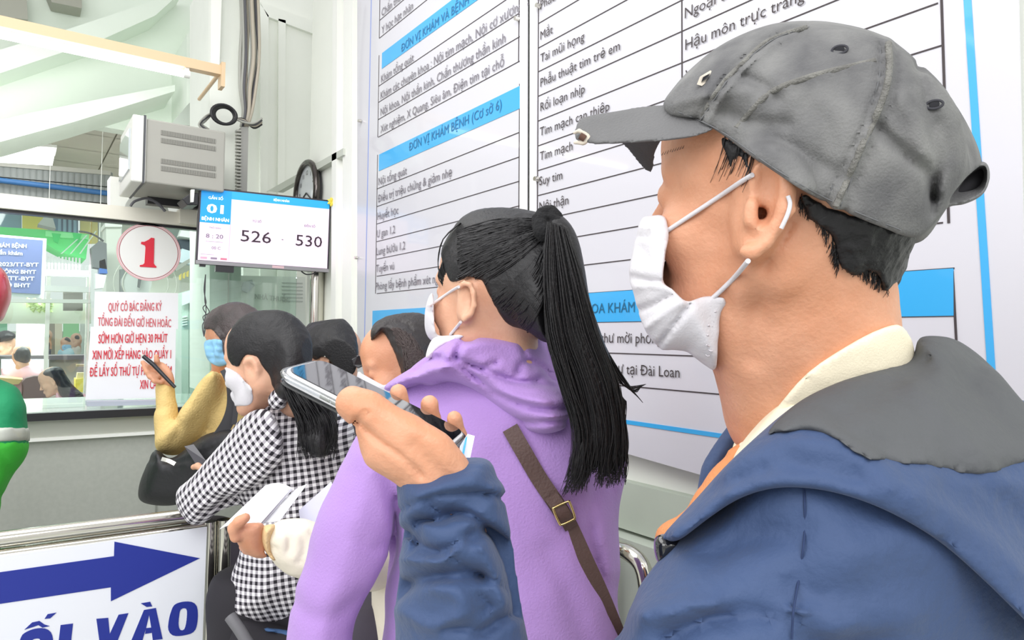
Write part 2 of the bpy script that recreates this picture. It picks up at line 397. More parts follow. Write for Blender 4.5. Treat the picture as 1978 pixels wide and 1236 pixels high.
def head_field(M, h=.0028, ext=None, ears=(1, -1), neck=None, fem=False):
    lo, hi = (-.13, -.105, -.2), (.145, .105, .15)
    if ext: lo, hi = ext
    s = Fld(lo, hi, h, M)
    s.ell((-.012, 0, .042), (.096, .076, .088)); s.ell((.028, 0, .055), (.068, .066, .062), k=.02)
    s.ell((.040, 0, -.025), (.050, .056, .078), k=.025)
    for y in (1, -1):
        s.cap((-.004, .052 * y, -.040), (.070, .022 * y, -.088), .020, .017, k=.025)
        s.cap((-.004, .056 * y, -.005), (-.004, .052 * y, -.040), .018, .020, k=.02)
        s.ell((.060, .042 * y, -.016), (.024, .020, .022), k=.02)
        s.cap((.086, .010 * y, .033), (.076, .045 * y, .034), .0085, .007, k=.014)
    s.ell((.082, 0, -.090), (.016, .018, .013), k=.02)
    s.cap((.088, 0, .022), (.108, 0, -.018), .0065, .0085, k=.012)
    s.ell((.1105, 0, -.022), (.010, .0085, .0085), k=.007)
    for y in (1, -1): s.ell((.099, .012 * y, -.026), (.009, .006, .007), k=.005)
    for y in (1, -1):
        s.ell((.098, .031 * y, .016), (.015, .017, .0125), k=.014, mode='sub')
        s.ell((.0755, .031 * y, .015), (.0145, .0155, .0135), k=.003)
    s.ell((.088, 0, -.056), (.012, .022, .014), k=.014)
    s.ell((.097, 0, -.050), (.0065, .020, .005), k=.004); s.ell((.0955, 0, -.060), (.0065, .018, .0055), k=.004)
    for y in ears:
        s.ell((-.006, .076 * y, .002), (.017, .006, .030), k=.008)
        rim = [(.006, .077, .014), (.002, .080, .030), (-.010, .084, .033), (-.022, .086, .022), (-.024, .086, .004), (-.016, .083, -.016), (-.004, .079, -.030), (.004, .077, -.028)]
        s.chain([(a, b * y, c) for a, b, c in rim], [.0035, .004, .004, .004, .004, .004, .0055, .005], k=.005)
        s.ell((-.004, .083 * y, -.002), (.009, .007, .012), k=.004, mode='sub')
        s.ell((.005, .080 * y, -.003), (.004, .004, .006), k=.004)
    if neck is None: neck = [((-.03, 0, -.03), .05), ((-.04, 0, -.11), .052), ((-.055, 0, -.19), .056)]
    s.chain([a for a, _ in neck], [b for _, b in neck], k=.03)
    return s
M_skin = mat('skin_tan', 'd8a081', .5, bump=.14, bscale=260, sss=.12, col2='cb8e6c', vscale=22)
M_skin2 = mat('skin_light', 'deb094', .5, bump=.1, bscale=260, sss=.12, col2='d3a084', vscale=22)
M_hair = mat('hair_black', '161518', .5, bump=.2, bscale=240, spec=.45)
M_hairb = mat('hair_brown', '453a38', .45, bump=.35, bscale=240)
M_mask = mat('mask_white', 'd3d1d6', .75, bump=.12, bscale=500)
M_maskb = mat('mask_blue', '8cc4ea', .75, bump=.12, bscale=400)
def resample(src, dst):
    X, Y, Z = np.meshgrid(dst.ax[0], dst.ax[1], dst.ax[2], indexing='ij')
    if src.M is not dst.M:
        A = (src.Mi @ dst.M).astype(np.float32); X, Y, Z = [A[i, 0] * X + A[i, 1] * Y + A[i, 2] * Z + A[i, 3] for i in range(3)]
    g = [(a - src.lo[i]) / src.h for i, a in enumerate((X, Y, Z))]; inside = np.ones(X.shape, bool)
    for i in range(3): inside &= (g[i] >= 0) & (g[i] < src.n[i] - 1.01)
    g = [np.clip(a, 0, src.n[i] - 1.01) for i, a in enumerate(g)]; I = [a.astype(np.int32) for a in g]; f = [a - b for a, b in zip(g, I)]; o = 0
    for dx in (0, 1):
        for dy in (0, 1):
            for dz in (0, 1): o = o + src.F[I[0] + dx, I[1] + dy, I[2] + dz] * (f[0] if dx else 1 - f[0]) * (f[1] if dy else 1 - f[1]) * (f[2] if dz else 1 - f[2])
    return np.where(inside, o, .3).astype(np.float32)
# ================================================================== SETTING
M_wall = mat('wall_pale_green', 'f3f6ee', 0.75, bump=0.12, bscale=25, var=0.06, vscale=2.5)
M_wall2 = mat('wall_mint', 'e6f0e4', 0.8, bump=0.1, bscale=20, var=0.08, vscale=1.6)
M_white = mat('white_paint', 'f2f3ee', 0.5, var=0.05, vscale=4)
M_cream = mat('cream_enamel', 'ece9dc', 0.4, var=0.05, vscale=5)
M_grey = mat('grey_metal', 'b9b9b0', 0.5)
M_dark = mat('dark_plastic', '26262a', 0.35)
M_chrome = mat('polished_steel', 'd9d6cc', 0.12, metal=1.0)
M_steel = mat('brushed_steel', 'c9c8c0', 0.3, metal=0.9, bump=0.05, bscale=120)
M_counter = mat('counter_grey', 'b4b7b0', 0.45, var=0.08, vscale=60)
M_paper = mat('paper_white', 'f4f4f8', 0.6)
M_blue = mat('header_blue', '35a7e4', 0.35, coat=0.4)
M_line = mat('print_black', '3c3436', 0.6)
M_print = mat('print_grey', '4e484a', 0.6)
M_red = mat('print_red', 'd8283c', 0.5)
M_navy = mat('print_navy', '1e2f92', 0.45)
M_sheet = mat('laminated_sheet', 'cfced5', 0.35, coat=.5)
M_tile = mat('floor_tile', 'c9cbc4', 0.35, var=0.08, vscale=3, coat=0.3)
M_gap = mat('joint_grey', '8d9089', 0.8)

# floor: sub floor and separate tiles near the queue
fl = MB().box((-4.5, -2.5, -0.06), (3.2, 14, -0.006)).build('floor', M_gap); fl['kind'] = 'structure'
tm = MB().box((0.002, 0.002, -0.006), (0.598, 0.598, 0.0)); tme = None
for i in range(9):
    for j in range(13):
        if tme is None:
            t = tm.build('tile', M_tile, fl); tme = t.data
        else:
            t = bpy.data.objects.new('tile', tme); COL.objects.link(t); t.parent = fl
        t.location = (-4.2 + 0.6 * i, -2.0 + 0.6 * j, 0)
w = MB().box((1.16, -1.6, 0), (1.3, 3.37, 3.6)).build('wall_right', M_wall); w['kind'] = 'structure'
# low wall ledge with a groove under the boards
MB().box((1.10, -1.2, 0.0), (1.16, 3.0, 0.985)).build('baseboard_right', mat('ledge_green', 'c9d1c6', 0.35, coat=0.4, var=0.05), None)['kind'] = 'structure'
MB().box((1.135, -1.2, 0.993), (1.16, 3.0, 1.10)).build('trim_1', mat('ledge_upper', 'bcc6b8', 0.5, var=0.06), None)['kind'] = 'structure'
w = MB().box((-4.5, 13.4, 0), (3.2, 13.5, 1.1)).build('wall_back', M_white); w['kind'] = 'structure'
w = MB().box((1.75, 3.4, 0), (1.85, 13.4, 3.4)).build('wall_office', M_wall); w['kind'] = 'structure'

# stair soffit: mint sloping slabs and beams
def yslab(name, pts, Y, thick, m, kind='structure', parent=None):
    q = [onY(x, y, Y) for x, y in pts]
    o = MB().slab(q, (0, thick, 0)).build(name, m, parent)
    if kind and parent is None: o['kind'] = kind
    return o
yslab('wall_stair', [(-120, -120), (420, -120), (420, 300), (262, 256), (150, 236), (-120, 290)], 5.0, 0.12, M_wall2)
# diagonal beam: face and underside in real depth
def prism(name, pa, Ya, Yb, m):
    a = [onY(x, y, Ya) for x, y in pa]
    o = MB().slab(a, (0, Yb - Ya, 0)).build(name, m); o['kind'] = 'structure'; return o
prism('trim_2', [(-60, 246), (60, 218), (200, 190), (338, 164), (338, 176), (140, 236), (0, 274), (-60, 290)], 4.6, 5.0, M_wall2)
prism('trim_3', [(-80, 168), (-80, 120), (120, 60), (300, 0), (355, -20), (300, 30), (200, 75), (100, 108)], 4.75, 5.0, M_wall2)
prism('trim_4', [(361, 66), (405, 0), (412, 0), (412, 240), (405, 250), (384, 245), (361, 238)], 4.5, 5.0, M_wall2)
prism('trim_5', [(330, 240), (360, 205), (412, 150), (412, 245)], 4.35, 4.5, mat('stair_grey', 'a9b2a8', 0.8))
for pts in ([(-40, -30), (50, -30), (54, 38), (-40, 26)], [(86, -30), (158, -30), (158, 16), (100, 4)]):
    prism('ceiling_vent', pts, 4.85, 4.99, mat('grime_metal', '9d9e92', 0.5))
for i, o in enumerate([o for o in COL.objects if o.name.startswith('ceiling_vent')]):
    del o['kind']
    tag(o, ('square grey metal fitting under the mint stair soffit at top left corner', 'thin grey metal bracket on the mint soffit above the tube light')[i], 'fitting')

# far ceiling with tiles, beyond the stair
M_ct = mat('ceiling_tile', 'd0cdc2', 0.8, bump=0.1, bscale=90)
ce = MB().box((-4.5, 5.14, 2.99), (3.2, 8.6, 3.05)).build('ceiling', mat('ceiling_joint', 'b9b7ad', 0.8)); ce['kind'] = 'structure'
cme = None
for i in range(9):
    for j in range(6):
        if cme is None:
            t = MB().box((0.006, 0.006, -0.02), (0.594, 0.594, 0.0)).build('ceiling_panel', M_ct, ce); cme = t.data
        else:
            t = bpy.data.objects.new('ceiling_panel', cme); COL.objects.link(t); t.parent = ce
        t.location = (-3.0 + 0.6 * i, 5.15 + 0.57 * j, 2.99)

# tube lights
M_tube = mat('tube_glow', 'ffffff', 0.4, emit=5.0)
M_batten = mat('batten_cream', 'd9bd98', 0.45)
def tube_light(xa, xb, y, z, label, slope=0.0, group=None):
    e = empty('tube_light', (xb, y, z), label, 'light', group)
    MB().box((xa - 0.04, y - 0.02, z + 0.022), (xb + 0.14, y + 0.022, z + 0.06)).build('batten', M_batten, e)
    MB().tube([(xa, y, z), (xb, y, z)], 0.0145, 16).build('tube', M_tube, e)
    for x, s in ((xa, -1), (xb, 1)):
        MB().tube([(x, y, z), (x + 0.022 * s, y, z)], 0.0155, 14).build('lamp_holder', M_white, e)
        MB().box((x + 0.004 * s, y - 0.012, z), (x + 0.018 * s, y + 0.012, z + 0.03)).build('bracket', M_white, e)
    return e
a = onY(355, 137, 3.0)
tl = tube_light(-0.72, a[0], 3.0, 2.458, 'long lit tube light on cream batten fixed to the white pillar at top left')
MB().box((a[0] + 0.135, 2.972, 2.43), (a[0] + 0.15, 3.03, 2.53)).build('mounting_plate', M_batten, tl)
MB().tube([(a[0] + .14, 3.02, 2.5), (a[0] + .14, 3.42, 2.5)], .008, 8).build('wall_stay', M_batten, tl)
tube_light(-0.95, 0.2, 1.78, 2.75, 'lit ceiling tube mirrored in the board above the cap', group=None)
tube_light(-1.9, -0.52, 1.3, 2.75, 'lit ceiling tube mirrored at the far right of the board')
f = empty('ceiling_light', onY(40, 290, 5.9), 'bright box light under the far tiled ceiling at left', 'light')
MB().slab([onY(x, y, 5.7) for x, y in ((-60, 272), (104, 284), (104, 306), (-60, 296))], (0, 0.25, 0)).build('diffuser', mat('diffuser_glow', 'ffffff', 0.5, emit=4.0), f)
MB().slab([onY(x, y, 5.68) for x, y in ((-64, 268), (110, 280), (110, 285), (-64, 273))], (0, 0.3, 0)).build('housing', M_white, f)

# corrugated shutter box with blue pipe
sh = empty('roller_shutter', onY(100, 360, 6.2), 'grey corrugated roller under the far ceiling crossed by a blue strip', 'shutter')
M_corr = mat('corrugated_grey', '989d9b', 0.6)
for row, (yt, yb) in enumerate((((318, 334), (342, 362)), ((344, 364), (376, 394)))):
    m_ = MB(); n = 22
    L0, R0 = onY(-60, yt[0] - 5, 6.2), onY(214, yt[1], 6.2); L1, R1 = onY(-60, yb[0] - 5, 6.2), onY(214, yb[1], 6.2)
    for k in range(n):
        t = (k + 0.5) / n; m_.tube([L0 + (R0 - L0) * t, L1 + (R1 - L1) * t], 0.034, 8)
    m_.slab([L0 + Y_ * .03, R0 + Y_ * .03, R1 + Y_ * .03, L1 + Y_ * .03], (0, .03, 0))
    m_.build('corrugated_panel', M_corr, sh, kind='stuff')
MB().tube([onY(-60, 341, 6.12), onY(214, 374, 6.12)], 0.02, 10).build('blue_strip', mat('strip_blue', '3a6ea5', 0.5), sh)
MB().slab([onY(x, y, 6.15) for x, y in ((-60, 370), (214, 396), (214, 404), (-60, 380))], (0, .2, 0)).build('lower_rail', M_grey, sh)
MB().slab([onY(x, y, 6.15) for x, y in ((-60, 306), (214, 330), (214, 338), (-60, 316))], (0, .2, 0)).build('upper_rail', M_grey, sh)
o = yslab('trim_6', [(213, 340), (250, 345), (250, 420), (213, 420)], 3.6, 0.12, M_white)

# pillar, panel and cables beside the wall end
pl = MB().slab([onY(x, y, 3.42) for x, y in ((405, -60), (470, -60), (464, 760), (405, 760))], (0, 0.45, 0)).build('trim_7', mat('pillar_white', 'eef2ea', 0.6, var=0.04)); pl['kind'] = 'structure'
o = yslab('trim_8', [(408, -60), (430, -60), (424, 130), (407, 130)], 3.37, 0.05, M_wall)
pn = yslab('door_1', [(470, -60), (640, -60), (640, 800), (470, 800)], 4.0, 0.05, M_wall)
for q in ([(503, 8), (519, 30), (516, 700), (503, 700)], [(503, 4), (640, 52), (640, 78), (517, 32)], [(538, 36), (552, 39), (549, 700), (536, 700)]):
    MB().slab([onY(x, y, 3.975) for x, y in q], (0, 0.025, 0)).build('panel_rail', M_wall, pn)
# conduit running along the wall to the pillar
MB().slab([onX(516, 369, 1.13), onX(663, 286, 1.13), onX(663, 299, 1.13), onX(536, 371, 1.13)], (0.03, 0, 0)).build('trim_9', mat('conduit', 'c7cbc2', 0.5))['kind'] = 'structure'
for x0, x1, nm, thick in ((655, 664, 'trim_10', .03), (672, 690, 'trim_11', .02)):
    a, b, c, d = onX(x0, -60, 1.16), onX(x1, -60, 1.16), onX(x1 - 4, 760, 1.16), onX(x0 - 4, 760, 1.16)
    MB().slab([a, b, c, d], (-thick, 0, 0)).build(nm, M_white)['kind'] = 'structure'
M_cab = [mat('cable_grey', 'a9aaa2', 0.5), mat('cable_dark', '55555a', 0.45), mat('cable_beige', 'b8b0a0', 0.5), mat('cable_black', '1d1d22', 0.3)]
cb = empty('cable_bundle', onY(475, 100, 3.35), 'bundle of grey cables running down beside the white pillar', 'cables')
for k in range(9):
    dx = k * 4.2; r = random.random
    pts = [(462 + dx, -60), (466 + dx + 3 * r(), 40), (463 + dx * 1.1 + 6 * r(), 110), (464 + dx * .9, 170), (470 + dx * .5, 215), (466 + dx * .35, 245)]
    q = smooth_line([onY(x, y, 3.36 - 0.012 * (k % 3)) for x, y in pts], 6)
    MB().tube(q, 0.006 + 0.003 * r(), 8).build('cable', M_cab[[0, 0, 1, 2, 0, 2, 0, 1, 2][k]], cb)
tk = MB().slab([onY(x, y, 3.3) for x, y in ((466, 245), (480, 245), (476, 430), (461, 430))], (0, 0.05, 0)).build('cable_duct', mat('duct_grey', '9c9c98', 0.5))
tag(tk, 'grey slotted plastic cable duct on the white pillar below the cable bundle', 'duct')
for k in range(26):
    y0 = 250 + k * 6.6
    MB().slab([onY(x, y, 3.29) for x, y in ((457, y0), (466, y0 + 1), (466, y0 + 4), (457, y0 + 3.5))], (0, 0.03, 0)).build('duct_tooth', M_cab[0], tk)
cc = empty('cable_coil', onY(432, 222, 3.28), 'coil of shiny black cable hanging above the grey television', 'cables')
for k in range(5):
    pts = [onY(432 + (24 - k) * math.cos(t) + 2 * math.sin(k * 2), 221 + (19 - k * .7) * math.sin(t + .2) + k * .6, 3.27 + 0.008 * k) for t in np.linspace(0, 2 * math.pi, 28, endpoint=False)]
    MB().tube(pts, 0.0065, 8, closed=True).build('cable', M_cab[3], cc)
for k in range(4):
    q = smooth_line([onY(x, y, 3.28 + .01 * k) for x, y in ((452, 228 + k), (470, 236 - k * 2), (490, 238 + k * 3), (506, 228 + 4 * k))], 6)
    MB().tube(q, 0.005, 6).build('cable', M_cab[k], cc)
for k in range(3):
    q = smooth_line([onY(x, y, 3.3 + .01 * k) for x, y in ((415, 215), (396, 225 + 5 * k), (384 + 3 * k, 240), (392 + 6 * k, 250))], 6)
    MB().tube(q, 0.004, 6).build('cable', M_cab[k % 2], cc)

# ------------------------------------------------------------------ notice boards on wall_right (plane X = 1.12)
BX = 1.12
def bz(y, x): return onX(x, y, BX)[2]
def by(x, y=400): return onX(x, y, BX)[1]
U = np.array([0, -1.0, 0]); V = np.array([0, 0, 1.0])
def bslab(pts, t=0.004, X=BX): return MB().slab([onX(x, y, X) for x, y in pts], (t, 0, 0))
def zq(y0, y1, z0, z1, X=BX, t=0.002):   # rectangle between Y=y0 (left) and y1 (right)
    return MB().hexa([(X - t, y0, z0), (X - t, y1, z0), (X, y1, z0), (X, y0, z0), (X - t, y0, z1), (X - t, y1, z1), (X, y1, z1), (X, y0, z1)])
b1 = empty('notice_board', onX(860, 300, BX), 'left glossy notice board of clinic rows on the wall behind the purple hoodie', 'notice board')
b2 = empty('notice_board', onX(1400, 400, BX), 'right glossy notice board with blue border behind the man in the cap', 'notice board')
bslab([(690, -120), (1019, -420), (1016, 819), (690, 735)]).build('sheet', M_sheet, b1)
bslab([(1024, -420), (1946, -1000), (1990, 1100), (1022, 822)]).build('sheet', M_sheet, b2)
# clear strips between the boards
for xa, xb, par in ((1005, 1019, b1), (1024, 1037, b2)):
    MB().slab([onX(x, y, BX - .003) for x, y in ((xa, -380), (xb, -380), (xb - 2, 830), (xa - 2, 830))], (0.003, 0, 0)).build('edge_strip', mat('strip_clear', 'f7f7fa', 0.2, coat=1.0), par)
def hline(par, xa, ya, xb, zz=None, w=0.0023):
    """row line through pixel (xa, ya), level along the wall, to pixel column xb"""
    z = bz(ya, xa); y0, y1 = by(xa, ya), by(xb, ya)
    return zq(y0, y1, z - w / 2, z + w / 2, t=0.0012).build('row_line', M_line, par)
def vline(par, pa, pb, w=0.0028, m=None, nm='column_line'):
    a, b = onX(*pa, BX), onX(*pb, BX); d = np.array([0, w / 2, 0])
    return MB().slab([a + d, a - d, b - d, b + d], (-0.0013, 0, 0)).build(nm, m or M_line, par)
def band(par, xa, yt, yb, xb, nm='header_band'):
    z0, z1 = bz(yb, xa), bz(yt, xa)
    return zq(by(xa), by(xb), z0, z1, t=0.0015).build(nm, M_blue, par)
def row_text(par, x, y, s, h=0.026, m=None, sx=0.95, bold=0.0):
    lettering(s, onX(x, y, BX - 0.0022), U, V, m or M_print, par, h=h, sx=sx, bold=bold)
# left board
for y in (74, ): hline(b1, 733, y, 1003)
for y in (40, -5): hline(b1, 733, y, 1003)
band(b1, 733, 107, 136.5, 1003); band(b1, 731, 299.6, 331, 1003); band(b1, 724, 600, 650, 1003)
for y in (167, 198, 231, 265): hline(b1, 731, y, 1003)
for y in (365, 399, 432.6, 466.7, 500.4, 533.5, 567): hline(b1, 728, y, 1003)
for ya, yb in ((-60, 74), (107, 265), (299, 567), (600, 700)):
    vline(b1, (734 - ya * .015, ya), (734 - yb * .015, yb))
for ya, yb in ((-200, -115), (-70, 119), (162, 500)):
    vline(b1, (1004, ya), (1002, yb))
vline(b1, (719, -80), (703, 720), 0.006, mat('border_violet', '8f9ed2', 0.4), 'border')
for x, y, s in ((737, 32, 'Chấn thương chỉnh hình'), (737, 66, 'Y học hạt nhân'), (736, 160, 'Khám tổng quát'),
                (735, 192, 'Khám các chuyên khoa : Nội tim mạch, Nội cơ xương khớp'), (735, 224, 'Nội khoa, Nội thần kinh, Chấn thương thần kinh'),
                (735, 257, 'Xét nghiệm, X Quang, Siêu âm, Điện tim tại chỗ'),
                (731, 358, 'Nội tổng quát'), (730, 391, 'Điều trị triệu chứng & giảm nhẹ'), (729, 425, 'Huyết học'), (728, 459, 'U gan 1,2'),
                (727, 493, 'Lung bướu 1,2'), (726, 526, 'Tuyến vú'), (725, 560, 'Phòng lấy bệnh phẩm xét nghiệm')):
    row_text(b1, x, y, s, 0.030, mat('print_pale', '77727a', .6), sx=1.0)
lettering('ĐƠN VỊ KHÁM VÀ BỆNH Ở TUẦN CỘNG 1', onX(775, 101, BX - .0022), U, V, mat('print_blue', '2c6f9c', .5), b1, h=0.03)
lettering('ĐƠN VỊ KHÁM BỆNH (Cơ sở 6)', onX(790, 292, BX - .0022), U, V, mat('print_blue', '2c6f9c', .5), b1, h=0.03)
# right board
rows = (-2, 45.8, 93, 138.8, 186, 233.7, 281.7, 329.3, 377.7, 425.3, 470, 522.5)
for y in rows[:]: hline(b2, 1040, y, 1813 if y < 300 else 1822)
for y in (-50, -98, -146, -194, -240): hline(b2, 1040, y, 1807)
band(b2, 1040, 573, 624, 1842)
for y in (573, 624, 677, 730.6): hline(b2, 1040, y, 1844, w=0.0024)
vline(b2, (1042, -300), (1038, 522)); vline(b2, (1316, -420), (1319, 490)); vline(b2, (1806, -400), (1833, 431), 0.0035)
vline(b2, (1840, 517), (1852, 740), 0.003); vline(b2, (1038, 572), (1036, 731))
vline(b2, (1853, -250), (1926, 880), 0.010, M_blue, 'border')
z = bz(790, 1041); zq(by(1036), by(1925), z - .0045, z + .0045, t=0.0015).build('border', M_blue, b2)
for x, y, s in ((1044, 18, 'Phẫu thuật tạo hình'), (1044, 77, 'Mắt'), (1044, 121, 'Tai mũi họng'), (1044, 168, 'Phẫu thuật tim trẻ em'), (1044, 215, 'Rối loạn nhịp'),
                (1043, 263, 'Tim mạch can thiệp'), (1043, 310, 'Tim mạch'), (1042, 358, 'Suy tim'), (1042, 407, 'Nội thận'),
                (1323, 36, 'Ngoại tổng quát'), (1324, 97, 'Hậu môn trực tràng'), (1324, 157, 'Viêm gan')):
    row_text(b2, x, y, s, 0.0235, M_line, sx=1.0, bold=0.002)
row_text(b2, 1120, 606, 'KHOA KHÁM THEO YÊU CẦU', 0.024, mat('print_teal', '1d5f80', .5))
row_text(b2, 1135, 661, 'Có thư mời phỏng vấn', 0.0235, M_line, bold=0.002); row_text(b2, 1145, 718, 'Định cư tại Đài Loan', 0.0235, M_line, bold=0.002)
# screws with clips
for par, pts in ((b1, ((697, 234), (690, 498), (1001, 37))), (b2, ((1042, 12), (1039, 346)))):
    for x, y in pts:
        c = onX(x, y, BX - .004); MB().tube([c, c - X_ * .012], [.007, .006], 10).build('screw', M_chrome, par)

# ------------------------------------------------------------------ counter
CYP = 3.35
ct = empty('service_counter', (0.2, CYP, 0), 'long grey service counter with steel edge below the office glass', 'counter')
zt = onY(200, 789, 3.3)[2]
def cz(x, y, Y=3.3): return onY(x, y, Y)[2]
MB().box((-2.2, 3.26, zt - .03), (1.10, 3.95, zt)).build('worktop', mat('worktop_mint', 'd6e4dc', 0.15, coat=0.6), ct)
MB().box((-2.2, 3.235, zt - .032), (1.10, 3.26, zt - 0.002)).build('dark_edge', mat('edge_black', '2e2e32', 0.3), ct)
MB().box((-2.2, 3.27, zt - .1), (1.10, 3.32, zt - .03)).build('steel_band', mat('band_steel', 'bfc2b8', 0.3, metal=.3), ct)
MB().box((-2.2, 3.25, zt - .112), (1.10, 3.30, zt - .1)).build('moulding', M_white, ct)
MB().box((-2.2, 3.28, 0.02), (1.10, 3.36, zt - .112)).build('front_panel', M_counter, ct)
for x in (-1.6, -0.4, 0.5): MB().box((x, 3.276, 0.02), (x + .006, 3.282, zt - .112)).build('panel_joint', M_gap, ct)
# glass screen with beam
gp = empty('glass_partition', (0.2, 3.4, zt), 'clear office glass screen under the white beam on the counter', 'glass screen')
zb0, zb1 = cz(0, 404, 3.4), cz(0, 376, 3.4)
MB().box((-2.2, 3.36, zb0), (0.66, 3.46, zb1)).build('beam', M_cream, gp)
MB().box((-2.2, 3.385, zb0 - .012), (0.66, 3.43, zb0)).build('seal', M_dark, gp)
for a_, b_ in ((-1.0, 0.245), (0.25, 0.80), (0.805, 1.12)):
    MB().box((a_, 3.405, zt), (b_, 3.413, zb0)).build('pane', glass_mat('office_glass', 'f6fffb', 0.05), gp)
bx = MB().slab([onY(x, y, 3.33) for x, y in ((348, 402), (381, 406), (381, 434), (348, 430))], (0, .08, 0)).build('junction_box', M_cream); tag(bx, 'small cream electrical box on the beam end left of the queue screen', 'box')

# round number sign
e = empty('number_sign', onY(288, 487, 3.39), 'round white sign with a red number 1 on the glass', 'sign')
R_ = np.linalg.norm(onY(288, 430, 3.39) - onY(288, 541, 3.39)) / 2; c_ = onY(288, 487, 3.39)
def disc(c, r, t, n=48, ring=None):
    m_ = MB(); o_ = [c + r * (math.cos(a) * X_ + math.sin(a) * Z_) for a in np.linspace(0, 2 * math.pi, n, endpoint=False)]
    if ring is None: m_.slab(o_, (0, -t, 0))
    else:
        i_ = [c + (r - ring) * (math.cos(a) * X_ + math.sin(a) * Z_) for a in np.linspace(0, 2 * math.pi, n, endpoint=False)]
        for k in range(n):
            j = (k + 1) % n; m_.slab([o_[k], o_[j], i_[j], i_[k]], (0, -t, 0))
    return m_
disc(c_, R_, .004).build('disc', mat('sign_white', 'f1f1ef', 0.4), e)
disc(c_ - Y_ * .004, R_, .001, ring=.006).build('rim', mat('rim_pink', 'e8b8bd', 0.5), e)
disc(c_ - Y_ * .004, R_ - .009, .001, ring=.003).build('ring_line', mat('ring_red', 'b3606c', 0.5), e)
one = [(298, 460), (297, 509), (300, 513), (302, 514), (302, 517), (270, 515), (270, 512), (276, 511), (279, 508), (281, 478), (280, 474), (272, 471), (273, 467), (279, 467), (287, 463), (292, 459)]
MB().slab([onY(x, y, 3.384) for x, y in one], (0, -.0015, 0)).build('numeral', mat('numeral_red', 'e3203a', 0.45), e)
# paper notices taped on the glass
def notice(name, corners, Y, label):
    e = empty(name, onY(*corners[0], Y), label, 'notice'); MB().slab([onY(x, y, Y) for x, y in corners], (0, -.001, 0)).build('paper', M_paper, e); return e
n1 = notice('paper_notice', [(183, 563), (344, 566), (344, 636), (181, 634)], 3.40, 'upper sheet of the red lettered notice below the round number sign')
n2 = notice('paper_notice', [(175, 631), (340, 634), (337, 768), (165, 772)], 3.396, 'lower sheet of the red lettered notice ending just above the counter')
def gtext(par, s, xa, ya, xb, yb, hpx, Y, m=M_red, bold=0.02, **k):
    a, b = onY(xa, ya, Y), onY(xb, yb, Y); h = np.linalg.norm(onY(xa, ya, Y) - onY(xa, ya - hpx, Y)); u = (b - a); W_ = np.linalg.norm(u)
    lettering(s, a, u / W_, V, m, par, h=h, width=W_, bold=bold, **k)
M_redw = mat('print_red_washed', 'd8626c', 0.5)
gtext(n1, 'QUÝ CÔ BÁC ĐĂNG KÝ', 209, 601, 312, 600, 17, 3.397, M_redw); gtext(n1, 'TỔNG ĐÀI ĐẾN GIỜ HẸN HOẶC', 189, 629, 330, 632, 17, 3.397, M_redw)
for s, xa, ya, xb, yb in (('SỚM HƠN GIỜ HẸN 30 PHÚT', 190, 663, 323, 661), ('XIN MỜI XẾP HÀNG VÀO QUẦY 1', 178, 694, 330, 692), ('ĐỂ LẤY SỐ THỨ TỰ PHIẾU KHÁM', 173, 727, 331, 723), ('XIN CẢM ƠN', 270, 751, 325, 750)):
    gtext(n2, s, xa, ya, xb, yb, 18, 3.392)
# document tray under the notice
dt = MB().slab([onY(x, y, 3.30) for x, y in ((168, 776), (300, 774), (338, 771), (338, 781), (168, 785))], (0, .08, 0)).build('document_stack', mat('paper_edges', 'b7bccb', .4)); tag(dt, 'thin stack of papers lying on the counter below the red notice', 'papers')

# ------------------------------------------------------------------ television and queue display
tv = empty('television', onY(360, 300, 3.05), 'old bulky grey television with side vents above the beam', 'television')
YB = 3.0
A_, B_, C_, D_ = onY(284, 231, YB), onY(436, 252, YB), onY(432, 389, YB), onY(278, 343, YB)
C_[0] = B_[0]; D_[0] = A_[0]; D_[2] = C_[2] = (D_[2] * .6 + onY(432, 383, YB)[2] * .4); B_[2] = A_[2] = (A_[2] + B_[2]) / 2
M_tv = mat('tv_grey', 'a3a29a', 0.45, var=.04)
MB().slab([A_, B_, C_, D_], (0, .36, 0)).build('housing', M_tv, tv, bevel=.006)
MB().box((A_[0] - .05, YB - .008, D_[2] - .004), (A_[0], YB + .37, A_[2] + .006)).build('bezel', mat('tv_bezel', 'deded8', 0.4), tv, bevel=.006)
MB().box((A_[0] - .012, YB - .010, D_[2] - .006), (A_[0] - .004, YB + .372, A_[2] + .008)).build('bezel_gasket', mat('tv_gasket', '4a4c50', .5), tv)
MB().box((A_[0] - .056, YB + .04, D_[2] + .05), (A_[0] - .045, YB + .33, A_[2] - .04)).build('screen', mat('tv_screen', 'b9c2c6', 0.08, coat=1), tv)
M_vent = mat('vent_dark', '6d6c66', .6)
for y0 in (251, 266, 306, 320):
    a = onY(311, y0, YB - .001); w_ = onY(417, y0 + 15, YB)[0] - a[0]; hh = .019
    MB().box((a[0], YB - .0012, a[2] - hh), (a[0] + w_, YB, a[2])).build('vent_recess', M_vent, tv)
    m_ = MB()
    for k in range(44):
        x = a[0] + w_ * (k + .2) / 44; m_.box((x, YB - .003, a[2] - hh), (x + w_ / 110, YB, a[2]))
    m_.build('vent_fins', M_tv, tv, kind='stuff')
bk = empty('television_bracket', (A_[0] + .2, YB + .3, D_[2]), 'dark clamp bracket under the grey television beside the queue screen', 'bracket')
q = [onY(x, y, 3.02) for x, y in ((352, 384), (366, 374), (383, 372), (383, 396), (362, 396))]
MB().slab(q, (0, .12, 0)).build('clamp', M_dark, bk, bevel=.003)
MB().slab([onY(x, y, 3.0) for x, y in ((369, 366), (376, 366), (374, 390), (369, 390))], (0, .02, 0)).build('lever', M_white, bk)
MB().box((A_[0] + .05, YB + .30, D_[2] - .03), (0.7, YB + .36, D_[2])).build('arm', M_dark, bk)
